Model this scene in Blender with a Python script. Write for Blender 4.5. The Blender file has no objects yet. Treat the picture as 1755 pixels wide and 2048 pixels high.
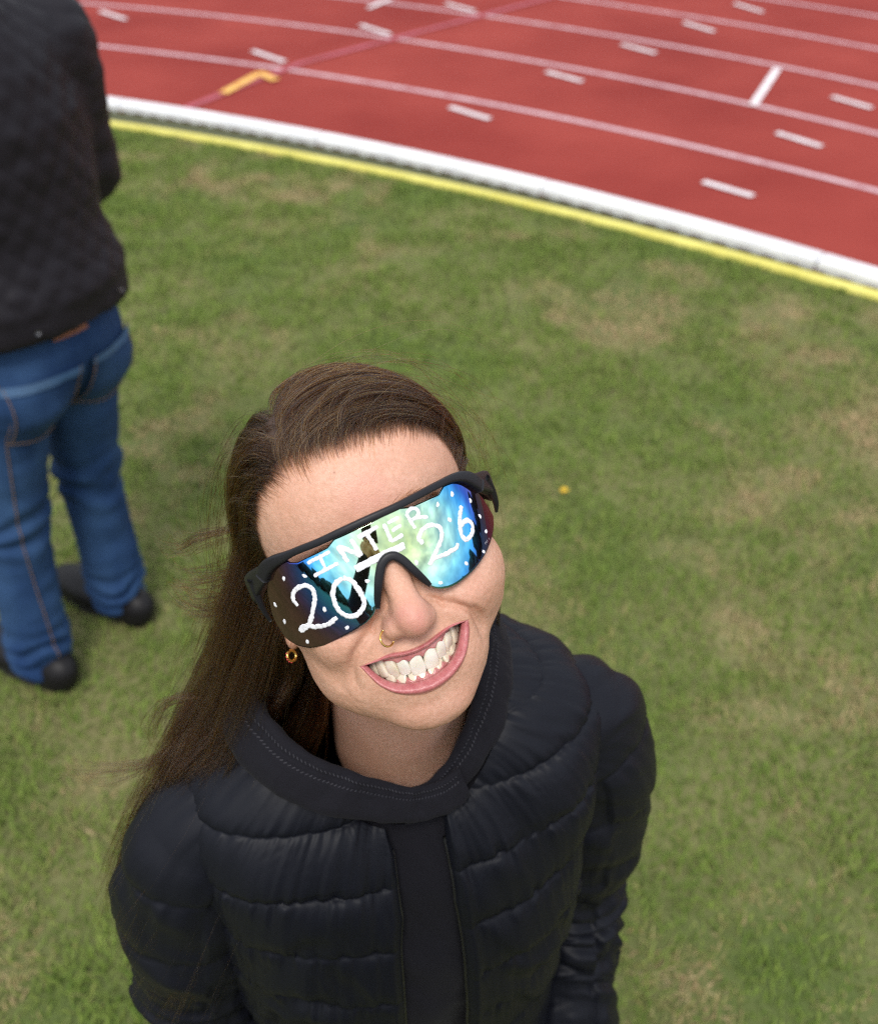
import bpy, math
import numpy as np
from mathutils import Matrix, Vector
R_ = math.radians
rng = np.random.default_rng(7)
scene = bpy.context.scene
COL = scene.collection

# ---------------------------------------------------------------- camera, sky, sun, exposure
CAM_H, PITCH, FPX = 1.98, R_(38.3), 2000.0
cam = bpy.data.cameras.new('camera')
cam.sensor_fit = 'VERTICAL'; cam.sensor_height = 36.0; cam.sensor_width = 36.0
cam.lens = FPX / 2048.0 * 36.0
cam.clip_start = 0.02; cam.clip_end = 2000.0
cam.dof.use_dof = True; cam.dof.focus_distance = 0.615; cam.dof.aperture_fstop = 6.2
camo = bpy.data.objects.new('camera', cam); COL.objects.link(camo)
camo.location = (0, 0, CAM_H); camo.rotation_euler = (math.pi/2 - PITCH, 0, 0)
scene.camera = camo
scene.view_settings.view_transform = 'Standard'
scene.view_settings.look = 'None'
scene.view_settings.gamma = 1.0
scene.view_settings.exposure = 0.68
scene.cycles.use_denoising = False; scene.cycles.filter_width = 1.25; scene.cycles.sample_clamp_indirect = 4.0
scene.cycles.max_bounces = 8

SUN_EL, SUN_AZ = R_(57), R_(184)          # azimuth clockwise from +y: behind the camera, to its right
world = bpy.data.worlds.new('World'); scene.world = world; world.use_nodes = True
wt = world.node_tree; wn = wt.nodes; wl = wt.links
wn.clear()
def N(nodes, kind, **kw):
    n = nodes.new(kind)
    for k, v in kw.items():
        if k in n.inputs: n.inputs[k].default_value = v
        else: setattr(n, k, v)
    return n
wo = N(wn, 'ShaderNodeOutputWorld'); bg = N(wn, 'ShaderNodeBackground'); bg.inputs['Strength'].default_value = 0.12
sky = N(wn, 'ShaderNodeTexSky'); sky.sky_type = 'NISHITA'; sky.sun_disc = False
sky.sun_elevation = SUN_EL; sky.sun_rotation = SUN_AZ
wtc = N(wn, 'ShaderNodeTexCoord'); wmp = N(wn, 'ShaderNodeMapping'); wmp.inputs['Scale'].default_value = (1.0, 1.0, 2.2)
wno = N(wn, 'ShaderNodeTexNoise'); wno.inputs['Scale'].default_value = 2.6; wno.inputs['Detail'].default_value = 7; wno.inputs['Roughness'].default_value = 0.55; wno.inputs['Distortion'].default_value = 0.5
wra = N(wn, 'ShaderNodeValToRGB'); wra.color_ramp.elements[0].position = 0.24; wra.color_ramp.elements[1].position = 0.52
wn2 = N(wn, 'ShaderNodeTexNoise'); wn2.inputs['Scale'].default_value = 4.5; wn2.inputs['Detail'].default_value = 6
wcl = N(wn, 'ShaderNodeValToRGB'); wcl.color_ramp.elements[0].position = 0.3; wcl.color_ramp.elements[1].position = 0.7
wcl.color_ramp.elements[0].color = (3.0, 3.25, 3.7, 1); wcl.color_ramp.elements[1].color = (8.6, 8.8, 9.2, 1)
wmx = N(wn, 'ShaderNodeMix', data_type='RGBA')
wl.new(wtc.outputs['Generated'], wmp.inputs['Vector']); wl.new(wmp.outputs[0], wno.inputs['Vector']); wl.new(wmp.outputs[0], wn2.inputs['Vector'])
wl.new(wno.outputs['Fac'], wra.inputs[0]); wl.new(wn2.outputs['Fac'], wcl.inputs[0])
wl.new(wra.outputs[0], wmx.inputs['Factor']); wl.new(sky.outputs[0], wmx.inputs[6]); wl.new(wcl.outputs[0], wmx.inputs[7])
wl.new(wmx.outputs[2], bg.inputs['Color']); wl.new(bg.outputs[0], wo.inputs['Surface'])

sun = bpy.data.lights.new('sun', 'SUN'); sun.energy = 1.5; sun.angle = R_(18); sun.color = (1.0, 0.96, 0.9)
suno = bpy.data.objects.new('sun', sun); COL.objects.link(suno)
sd = Vector((math.sin(SUN_AZ)*math.cos(SUN_EL), math.cos(SUN_AZ)*math.cos(SUN_EL), math.sin(SUN_EL)))
suno.rotation_euler = sd.to_track_quat('Z', 'Y').to_euler(); suno.location = (0, -3, 8)

# ---------------------------------------------------------------- helpers
ORI = {}
def put(o, parent=None, origin=(0, 0, 0)):
    COL.objects.link(o)
    if parent is not None:
        o.parent = parent; ORI[o.name] = ORI[parent.name]
    else:
        o.location = origin; ORI[o.name] = np.array(origin, float)
    return o
def tag(o, label=None, cat=None, group=None, kind=None):
    for k, v in (('label', label), ('category', cat), ('group', group), ('kind', kind)):
        if v: o[k] = v
    return o
def empty(name, loc):
    o = bpy.data.objects.new(name, None); o.empty_display_size = .05
    return put(o, None, loc)
def mesh_data(name, v, f, smooth=True, attrs=None):
    v = np.asarray(v, np.float32); me = bpy.data.meshes.new(name)
    if isinstance(f, np.ndarray):
        k = f.shape[1]; me.vertices.add(len(v)); me.vertices.foreach_set('co', v.ravel())
        me.loops.add(f.size); me.loops.foreach_set('vertex_index', f.ravel().astype(np.int32))
        me.polygons.add(len(f)); me.polygons.foreach_set('loop_start', np.arange(0, f.size, k, dtype=np.int32))
        me.update(calc_edges=True)
    else:
        me.from_pydata([tuple(map(float, p)) for p in v], [], [tuple(map(int, q)) for q in f]); me.update()
    if smooth: me.polygons.foreach_set('use_smooth', np.ones(len(me.polygons), bool))
    for an, a in (attrs or {}).items():
        a = np.asarray(a, np.float32); at = me.attributes.new(an, 'FLOAT_COLOR', 'POINT')
        if a.shape[1] == 3: a = np.c_[a, np.ones(len(a), np.float32)]
        at.data.foreach_set('color', a.ravel())
    me.validate(); return me
def mob(name, v, f, mat, parent=None, smooth=True, attrs=None, origin=(0, 0, 0)):
    """world-space vertices -> one mesh object"""
    org = ORI[parent.name] if parent is not None else np.array(origin, float)
    me = mesh_data(name, np.asarray(v, float) - org, f, smooth, attrs)
    if mat: me.materials.append(mat)
    return put(bpy.data.objects.new(name, me), parent, origin)
def grid(n, m, wu=False, wv=False):
    """quads for vertex array [n][m]"""
    i = np.arange(n if wu else n-1); j = np.arange(m if wv else m-1)
    I, J = np.meshgrid(i, j, indexing='ij'); I = I.ravel(); J = J.ravel(); I2 = (I+1) % n; J2 = (J+1) % m
    return np.stack([I*m+J, I2*m+J, I2*m+J2, I*m+J2], 1)
def nrm(v): return v/np.maximum(np.linalg.norm(v, axis=-1, keepdims=True), 1e-12)
def sstep(a, b, x):
    t = np.clip((x-a)/(b-a), 0, 1); return t*t*(3-2*t)
def spline(xs, ys, x):
    """smooth interpolation (Catmull-Rom / finite difference Hermite) of rows ys at knots xs"""
    xs = np.asarray(xs, float); ys = np.asarray(ys, float); x = np.clip(np.asarray(x, float), xs[0], xs[-1])
    m = np.gradient(ys, xs, axis=0); i = np.clip(np.searchsorted(xs, x, side='right')-1, 0, len(xs)-2)
    h = xs[i+1]-xs[i]; t = (x-xs[i])/h
    if ys.ndim > 1: t = t[..., None]; h = h[..., None]
    return (2*t**3-3*t**2+1)*ys[i]+(t**3-2*t**2+t)*h*m[i]+(-2*t**3+3*t**2)*ys[i+1]+(t**3-t**2)*h*m[i+1]
_perm = np.random.default_rng(3).random((64, 64, 64)).astype(np.float32)
def vnoise(p):
    """3-D value noise in -1..1"""
    p = np.asarray(p, float); i = np.floor(p).astype(int); f = p-i; f = f*f*(3-2*f); r = 0
    for a in (0, 1):
        for b in (0, 1):
            for c in (0, 1):
                w = (f[..., 0] if a else 1-f[..., 0])*(f[..., 1] if b else 1-f[..., 1])*(f[..., 2] if c else 1-f[..., 2])
                r = r+w*_perm[(i[..., 0]+a) % 64, (i[..., 1]+b) % 64, (i[..., 2]+c) % 64]
    return r*2-1
def fbm(p, o=4):
    p = np.asarray(p, float); return sum(vnoise(p*2**k+17.3*k)*.5**k for k in range(o))
def grid_normals(P, wu=False, wv=False):
    du = np.roll(P, -1, 0)-np.roll(P, 1, 0) if wu else np.gradient(P, axis=0)
    dv = np.roll(P, -1, 1)-np.roll(P, 1, 1) if wv else np.gradient(P, axis=1)
    return nrm(np.cross(du, dv))
def tube(path, rad, n=10, flat=1.0, up=None, cap=True, closed=False):
    """swept round (or flattened) bar: path (k,3), rad scalar/array -> verts, faces list"""
    path = np.asarray(path, float); k = len(path); rad = np.broadcast_to(np.asarray(rad, float), (k,))
    if closed: t = nrm(np.roll(path, -1, 0)-np.roll(path, 1, 0))
    else: t = nrm(np.gradient(path, axis=0))
    u = np.zeros_like(t); ref = np.array(up if up is not None else ((0, 0, 1) if abs(t[0][2]) < .9 else (1, 0, 0)), float)
    for i in range(k):
        v = ref-t[i]*np.dot(ref, t[i]); u[i] = v/np.linalg.norm(v)
        if up is None: ref = u[i]
    w = np.cross(t, u); a = np.linspace(0, 2*np.pi, n, endpoint=False)
    P = path[:, None]+rad[:, None, None]*(np.cos(a)[None, :, None]*u[:, None]*flat+np.sin(a)[None, :, None]*w[:, None])
    F = [tuple(q) for q in grid(k, n, closed, True)]
    if cap and not closed: F += [tuple(range(n))[::-1], tuple(range((k-1)*n, k*n))]
    return P.reshape(-1, 3), F
def join(parts):
    V = []; F = []; o = 0
    for v, f in parts:
        V.append(np.asarray(v, float)); F += [tuple(int(i)+o for i in q) for q in f]; o += len(v)
    return np.concatenate(V), F
def box(c, s, rot=None):
    v = np.array([(x, y, z) for x in (-1, 1) for y in (-1, 1) for z in (-1, 1)], float)*np.array(s)/2
    if rot is not None: v = v@np.asarray(rot).T
    return v+np.array(c), [(0, 1, 3, 2), (4, 6, 7, 5), (0, 4, 5, 1), (2, 3, 7, 6), (0, 2, 6, 4), (1, 5, 7, 3)]
# signed-distance modelling
def ell(p, c, r):
    q = p-np.array(c); r = np.array(r, float); k0 = np.linalg.norm(q/r, axis=-1); k1 = np.linalg.norm(q/(r*r), axis=-1)
    return k0*(k0-1)/np.maximum(k1, 1e-9)
def capsule(p, a, b, ra, rb):
    a = np.array(a, float); b = np.array(b, float); d = b-a
    t = np.clip(((p-a)@d)/(d@d), 0, 1); return np.linalg.norm(p-(a+t[..., None]*d), axis=-1)-(ra+t*(rb-ra))
def smin(a, b, k):
    h = np.clip(.5+.5*(b-a)/k, 0, 1); return b+(a-b)*h-k*h*(1-h)
def smax(a, b, k): return -smin(-a, -b, k)
def nets(f, lo, hi, h):
    """surface nets of the signed distance f -> verts, quads"""
    lo = np.array(lo, float); ax = [np.arange(lo[i], hi[i]+h, h) for i in range(3)]
    G = np.stack(np.meshgrid(*ax, indexing='ij'), -1); V = f(G.reshape(-1, 3)).reshape(G.shape[:3])
    s = V < 0; n = np.array(V.shape)
    c = np.zeros(n-1, int)
    for a in (0, 1):
        for b in (0, 1):
            for d in (0, 1): c += s[a:n[0]-1+a, b:n[1]-1+b, d:n[2]-1+d]
    act = (c > 0) & (c < 8); idx = -np.ones(n-1, int); idx[act] = np.arange(act.sum()); I = np.argwhere(act)
    S = np.zeros((len(I), 3)); W = np.zeros(len(I)); cor = [(a, b, d) for a in (0, 1) for b in (0, 1) for d in (0, 1)]
    for p in cor:
        for k in range(3):
            if p[k] == 0:
                q = list(p); q[k] = 1
                va = V[tuple((I+p).T)]; vb = V[tuple((I+q).T)]; m = (va < 0) != (vb < 0)
                t = np.where(m, va/np.where(m, va-vb, 1), 0); pos = I+np.array(p)+0.0; pos[:, k] += t
                S[m] += pos[m]; W[m] += 1
    P = lo+S/W[:, None]*h; F = []
    for k in range(3):
        a, b = (k+1) % 3, (k+2) % 3
        sl0 = [slice(None)]*3; sl1 = [slice(None)]*3; sl0[k] = slice(0, -1); sl1[k] = slice(1, None)
        m = s[tuple(sl0)] != s[tuple(sl1)]; E = np.argwhere(m)
        ok = (E[:, a] > 0) & (E[:, b] > 0) & (E[:, a] < n[a]-1) & (E[:, b] < n[b]-1); E = E[ok]
        fl = s[tuple(E.T)]; Q = []
        for da, db in ((0, 0), (1, 0), (1, 1), (0, 1)):
            e = E.copy(); e[:, a] -= da; e[:, b] -= db; Q.append(idx[tuple(e.T)])
        Q = np.stack(Q, 1); Q[~fl] = Q[~fl][:, ::-1]; F.append(Q)
    return P, np.concatenate(F)
def sdf_normal(f, p, e=.002):
    g = np.stack([f(p+np.eye(3)[k]*e)-f(p-np.eye(3)[k]*e) for k in range(3)], -1); return nrm(g)

# ---------------------------------------------------------------- materials
def mat(name, color=(.5, .5, .5), rough=.6, **kw):
    m = bpy.data.materials.new(name); m.use_nodes = True; b = m.node_tree.nodes['Principled BSDF']
    b.inputs['Base Color'].default_value = (*color, 1); b.inputs['Roughness'].default_value = rough
    for k, v in kw.items():
        k = k.replace('_', ' ')
        if k in b.inputs: b.inputs[k].default_value = v
    return m
def noise_color(m, c1, c2, scale, lo=.35, hi=.65, detail=4, coord='Object', stretch=None):
    t = m.node_tree; n = t.nodes; l = t.links; b = n['Principled BSDF']
    tc = N(n, 'ShaderNodeTexCoord'); no = N(n, 'ShaderNodeTexNoise'); no.inputs['Scale'].default_value = scale; no.inputs['Detail'].default_value = detail
    ra = N(n, 'ShaderNodeValToRGB'); e = ra.color_ramp.elements; e[0].position = lo; e[1].position = hi
    e[0].color = (*c1, 1); e[1].color = (*c2, 1)
    if stretch:
        mp = N(n, 'ShaderNodeMapping'); mp.inputs['Scale'].default_value = stretch; l.new(tc.outputs[coord], mp.inputs[0]); l.new(mp.outputs[0], no.inputs['Vector'])
    else: l.new(tc.outputs[coord], no.inputs['Vector'])
    l.new(no.outputs['Fac'], ra.inputs[0]); l.new(ra.outputs[0], b.inputs['Base Color']); return ra
def bump(m, scale, strength, dist=.001, detail=3, stretch=None, kind='noise'):
    t = m.node_tree; n = t.nodes; l = t.links; b = n['Principled BSDF']
    tc = N(n, 'ShaderNodeTexCoord')
    if kind == 'noise':
        no = N(n, 'ShaderNodeTexNoise'); no.inputs['Scale'].default_value = scale; no.inputs['Detail'].default_value = detail; out = no.outputs['Fac']
    else:
        no = N(n, 'ShaderNodeTexVoronoi'); no.inputs['Scale'].default_value = scale; out = no.outputs['Distance']
    if stretch:
        mp = N(n, 'ShaderNodeMapping'); mp.inputs['Scale'].default_value = stretch; l.new(tc.outputs['Object'], mp.inputs[0]); l.new(mp.outputs[0], no.inputs['Vector'])
    else: l.new(tc.outputs['Object'], no.inputs['Vector'])
    bp = N(n, 'ShaderNodeBump'); bp.inputs['Strength'].default_value = strength; bp.inputs['Distance'].default_value = dist
    l.new(out, bp.inputs['Height'])
    if b.inputs['Normal'].is_linked: l.new(b.inputs['Normal'].links[0].from_socket, bp.inputs['Normal'])
    l.new(bp.outputs[0], b.inputs['Normal']); return m
def attr_color(m, name):
    t = m.node_tree; a = N(t.nodes, 'ShaderNodeAttribute', attribute_name=name); t.links.new(a.outputs['Color'], t.nodes['Principled BSDF'].inputs['Base Color']); return a

M = {}
M['ground'] = mat('soil_and_turf', rough=.95); noise_color(M['ground'], (.085, .115, .026), (.19, .17, .07), 1.6, .35, .65, 8)
M['grass'] = mat('grass_blade', rough=.75, Specular_IOR_Level=.15); attr_color(M['grass'], 'tint')
M['track'] = mat('track_rubber', rough=.9, Specular_IOR_Level=.12); noise_color(M['track'], (.225, .029, .023), (.315, .052, .040), .9, .3, .7, 12); bump(M['track'], 220, .5, .004)
M['line'] = mat('lane_paint', rough=.7); noise_color(M['line'], (.55, .33, .36), (.72, .54, .57), 9, .3, .7, 6)
M['line_white'] = mat('white_paint', rough=.7); noise_color(M['line_white'], (.66, .55, .56), (.82, .78, .79), 12, .3, .6, 6)
M['line_purple'] = mat('faded_purple_paint', rough=.7); noise_color(M['line_purple'], (.36, .06, .075), (.44, .085, .12), 6)
M['line_yellow'] = mat('yellow_paint', rough=.7); noise_color(M['line_yellow'], (.72, .36, .07), (.85, .50, .12), 10)
M['kerb'] = mat('white_aluminium_kerb', rough=.4); noise_color(M['kerb'], (.72, .72, .74), (.86, .86, .87), 5, .3, .6, 6)
M['edging'] = mat('yellow_edging', rough=.5); noise_color(M['edging'], (.62, .55, .10), (.74, .67, .16), 4)
M['gap_shade'] = mat('gap_turf_shade', (.03, .028, .025), .8)

# ---------------------------------------------------------------- ground and grass
TC = np.array([-12.25, -12.25])                       # centre of the bend
TH0, TH1 = 46.5, 70.0
POLY = dict(kerb=(-.59, -.5169, 21.6361), edge=(-.464, -.7343, 21.3084), l1=(-.6745, -.2794, 22.8317), l2=(-.8869, .097, 23.9723),
            l3=(-1.05, .25, 25.03), l4=(-1.0, .42, 26.05), l5=(-1.0, .42, 27.1))
def rad(name, th):
    t = (np.clip(th, TH0, TH1)-60)/20; a, b, c = POLY[name]; return a*t*t+b*t+c
def pol(r, th): th = np.radians(th); return np.stack([TC[0]+r*np.cos(th), TC[1]+r*np.sin(th)], -1)
def ring_strip(name, r0, r1, th, z, m, parent=None, **kw):
    a = np.c_[pol(r0, th), np.full(len(th), z)]; b = np.c_[pol(r1, th), np.full(len(th), z)]
    return mob(name, np.concatenate([a, b]), grid(2, len(th)), m, parent, smooth=False, **kw)
gx = np.concatenate([-np.geomspace(400, 8, 20), np.linspace(-7, 7, 29), np.geomspace(8, 400, 20)])
GX, GY = np.meshgrid(gx, gx+3, indexing='ij')
g = mob('ground', np.stack([GX.ravel(), GY.ravel(), np.zeros(GX.size)], -1), grid(len(gx), len(gx)), M['ground'])
tag(g, 'worn turf infield with straw coloured patches', 'ground', kind='structure')

def grass_field():
    n = 520000
    # polar sampling biased to the ground that the picture shows
    y = .62+6.2*rng.random(n)**1.0; halfw = .25+.50*np.hypot(y, CAM_H)
    x = (rng.random(n)*2-1)*halfw
    keep = rng.random(n) < np.clip(halfw/3.4, .25, 1)*1.0
    th = np.degrees(np.arctan2(y-TC[1], x-TC[0])); r = np.hypot(x-TC[0], y-TC[1])
    keep &= r < rad('edge', th)-.03
    x = x[keep]; y = y[keep]; n = len(x)
    # thinner cover beside and behind the view
    m = 170000; x2 = rng.uniform(-5.5, 5.5, m); y2 = rng.uniform(-2.0, 7.0, m); t2_ = np.degrees(np.arctan2(y2-TC[1], x2-TC[0]))
    k2 = (np.hypot(x2-TC[0], y2-TC[1]) < rad('edge', t2_)-.03) & ((np.abs(x2) > .20+.50*np.hypot(y2, CAM_H)) | (y2 < .66)); wide = np.r_[np.ones(n), np.full(k2.sum(), 2.2)]
    x = np.r_[x, x2[k2]]; y = np.r_[y, y2[k2]]; n = len(x)
    p2 = np.stack([x, y, np.zeros(n)], -1)
    dry = fbm(p2*1.3, 4)*.65+fbm(p2*6+9, 3)*.65
    dryf = np.clip(sstep(.08, .92, dry+rng.normal(0, .28, n)), 0, 1)
    tuft = fbm(p2*9+31, 3)
    h = (.012+.014*rng.random(n)+.010*np.clip(tuft, -1, 1))*(1-.40*dryf); h = np.clip(h, .005, .05)
    w = (.0012+.0014*rng.random(n))*wide
    a = rng.random(n)*2*np.pi; lean = h*(.35+1.1*rng.random(n)+.9*dryf*rng.random(n)); la = a+rng.normal(0, .5, n)+np.pi/2
    s = np.stack([np.cos(a), np.sin(a), 0*a], -1)*w[:, None]; L = np.stack([np.cos(la), np.sin(la), 0*a], -1)
    b = p2; mid = b+L*(lean*.35)[:, None]+np.array([0, 0, 1])*(h*.62)[:, None]; tip = b+L*lean[:, None]+np.array([0, 0, 1])*h[:, None]
    V = np.stack([b-s, b+s, mid+s*.8, mid-s*.8, tip], 1).reshape(-1, 3)
    o = np.arange(n)[:, None]*5
    F = np.concatenate([o+np.array([0, 1, 2]), o+np.array([0, 2, 3]), o+np.array([3, 2, 4])], 0)
    g1 = np.array([.090, .152, .024]); g2 = np.array([.215, .280, .058]); d1 = np.array([.48, .37, .20]); d2 = np.array([.32, .21, .11])
    k = rng.random((n, 1)); c = (g1*(1-k)+g2*k)*(1-dryf[:, None])+(d1*(1-k)+d2*k)*dryf[:, None]
    c *= .85+.3*rng.random((n, 1)); c = np.repeat(c, 5, 0)
    o = mob('grass', V, F, M['grass'], smooth=False, attrs={'tint': c})
    tag(o, 'short patchy green and straw grass of the infield', 'grass', kind='stuff')
grass_field()
# a small yellow flower in the grass
fl = empty('dandelion', (.405, 2.59, 0))
v, f = tube([(.405, 2.59, 0), (.406, 2.589, .012), (.405, 2.588, .024)], .0012, 6); mob('stem', v, f, mat('flower_stem', (.16, .2, .05), .6), fl)
pet = []
for k in range(22):
    a = k*2.4; r = .005+.012*(k/22); c0 = np.array([.405, 2.588, .024])
    d = np.array([math.cos(a), math.sin(a), 0]); e = np.array([-d[1], d[0], 0])*.0022
    pet.append((np.array([c0-e, c0+e, c0+d*r+e+(0, 0, .004), c0+d*r-e+(0, 0, .004)]), [(0, 1, 2, 3)]))
v, f = join(pet); mob('petals', v, f, mat('flower_yellow', (.75, .48, .02), .6), fl); tag(fl, 'small yellow dandelion flower in the grass', 'flower')

# ---------------------------------------------------------------- running track
full = np.linspace(-60, 180, 700)
trk = ring_strip('track', rad('kerb', full)-.10, rad('l5', full)+5.0, full, .006, M['track']); tag(trk, 'brick red rubber running track', 'track', kind='structure')
view = np.linspace(0, 130, 600)
for nm in ('l1', 'l2', 'l3', 'l4', 'l5'):
    r = rad(nm, view); ring_strip('lane_line', r-.025, r+.025, view, .010, M['line'], trk)
for nm, e in (('l5', 1.08), ('l5', 2.16)):
    r = rad(nm, view)+e; ring_strip('lane_line', r-.025, r+.025, view, .010, M['line'], trk)
def quadstrip(name, pts, w, m, z=.014):
    pts = np.asarray(pts, float); t = nrm(np.gradient(pts, axis=0)); s = np.stack([-t[:, 1], t[:, 0]], -1)*w/2
    V = np.concatenate([np.c_[pts-s, np.full(len(pts), z)], np.c_[pts+s, np.full(len(pts), z)]])
    return mob(name, V, grid(2, len(pts)), m, trk, smooth=False)
for a, b in [((1.44, 5.40), (1.66, 5.19)), ((2.06, 6.23), (2.26, 5.98)), ((2.63, 6.98), (2.81, 6.73)), ((.07, 6.75), (.32, 6.50)), ((.77, 7.59), (1.0, 7.34)),
             ((1.42, 8.37), (1.64, 8.10)), ((-1.42, 8.17), (-1.14, 7.86)), ((-.65, 9.0), (-.39, 8.68)), ((-2.94, 9.51), (-2.64, 9.20)), ((.06, 9.81), (.31, 9.51)),
             ((2.04, 9.09), (2.23, 8.78)), ((2.63, 9.81), (2.80, 9.47))]:
    quadstrip('lane_dash', [a, b], .05, M['line_white'])
quadstrip('lane_tick', [(2.05, 6.78), (2.45, 7.68)], .055, M['line_white'])
quadstrip('lane_tick', [(-.62, 9.62), (-.44, 10.0)], .05, M['line_white'])
quadstrip('crossing_line', [(-1.66, 6.70), (-1.02, 7.82), (.97, 10.01), (2.6, 11.8)], .06, M['line_purple'], .0135)
v1 = [(-1.455, 7.05), (-1.28, 7.53), (-1.15, 7.36)]
quadstrip('corner_mark', v1[:2], .075, M['line_yellow'], .018); quadstrip('corner_mark', [(-1.29, 7.55), (-1.14, 7.35)], .07, M['line_yellow'], .0215)

# kerb: white aluminium rail in sections on little feet
kerb = empty('track_kerb', tuple(pol(rad('kerb', np.array([55.]))[0], 55.))+(0,))
prof = np.array([(-.055, .018), (-.055, .050), (-.047, .060), (-.030, .064), (.030, .064), (.047, .060), (.055, .050), (.055, .018)])
tstep = 1.5/21.7*180/math.pi
for k, t0 in enumerate(np.arange(30, 112, tstep)):
    th = np.linspace(t0+.015, t0+tstep-.015, 10); r = rad('kerb', th)-.05
    P = np.stack([np.c_[pol(r+px, th), np.full(len(th), pz)] for px, pz in prof], 1)
    sec = mob('kerb_section', P.reshape(-1, 3), [tuple(q) for q in grid(10, 8, False, True)]+[tuple(range(8))[::-1], tuple(range(72, 80))], M['kerb'], kerb, smooth=False)
    ft = []
    for u in np.arange(t0+.12, t0+tstep-.05, .33):
        rr = rad('kerb', np.array([u]))[0]-.05; c = pol(rr, u); a = math.radians(u)
        ft.append(box((c[0], c[1], .0125), (.10, .055, .013), [(math.cos(a), -math.sin(a), 0), (math.sin(a), math.cos(a), 0), (0, 0, 1)]))
    v, f = join(ft); mob('kerb_feet', v, f, M['kerb'], sec, smooth=False)
tag(kerb, 'white raised rail along the inner edge of the red track', 'kerb')
th = np.linspace(30, 112, 420); r = rad('edge', th)+.0
P = np.stack([np.c_[pol(r+px, th), np.full(len(th), pz)] for px, pz in ((-.03, .002), (-.028, .022), (-.012, .030), (.012, .030), (.028, .022), (.03, .002))], 1)
ed = mob('edging_strip', P.reshape(-1, 3), grid(420, 6), M['edging']); tag(ed, 'yellow plastic edging strip between grass and white kerb', 'edging')
r0 = rad('edge', th)+.04; r1 = rad('kerb', th)-.105
dk = ring_strip('shaded_gap', r0-.03, r1+.08, th, .004, M['gap_shade']); M['gap_shade'].node_tree.nodes['Principled BSDF'].inputs['Base Color'].default_value = (.07, .075, .03, 1)  # dull turf tone with the kerb's notch shadows put into the colour
tag(dk, 'turf strip between kerb and yellow edging, darkened for the shade there', 'shaded_gap', kind='structure')

# ================================================================ the smiling woman
def eul(a, b, c):
    ca, sa, cb, sb, cc, sc = math.cos(a), math.sin(a), math.cos(b), math.sin(b), math.cos(c), math.sin(c)
    return np.array([[cc, -sc, 0], [sc, cc, 0], [0, 0, 1]])@np.array([[1, 0, 0], [0, ca, -sa], [0, sa, ca]])@np.array([[cb, 0, sb], [0, 1, 0], [-sb, 0, cb]])
HR = eul(-.6066, -.2213, .2014); HO = np.array([-.0482, .5309, 1.537])   # head pose: face turned up and rolled
def h2w(p): return np.asarray(p, float)@HR.T+HO
def w2h(p): return (np.asarray(p, float)-HO)@HR
woman = empty('person', (-.035, .52, 0))
tag(woman, 'smiling woman in black quilted jacket and mirrored sunglasses looking up', 'person', 'people on the infield')

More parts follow.
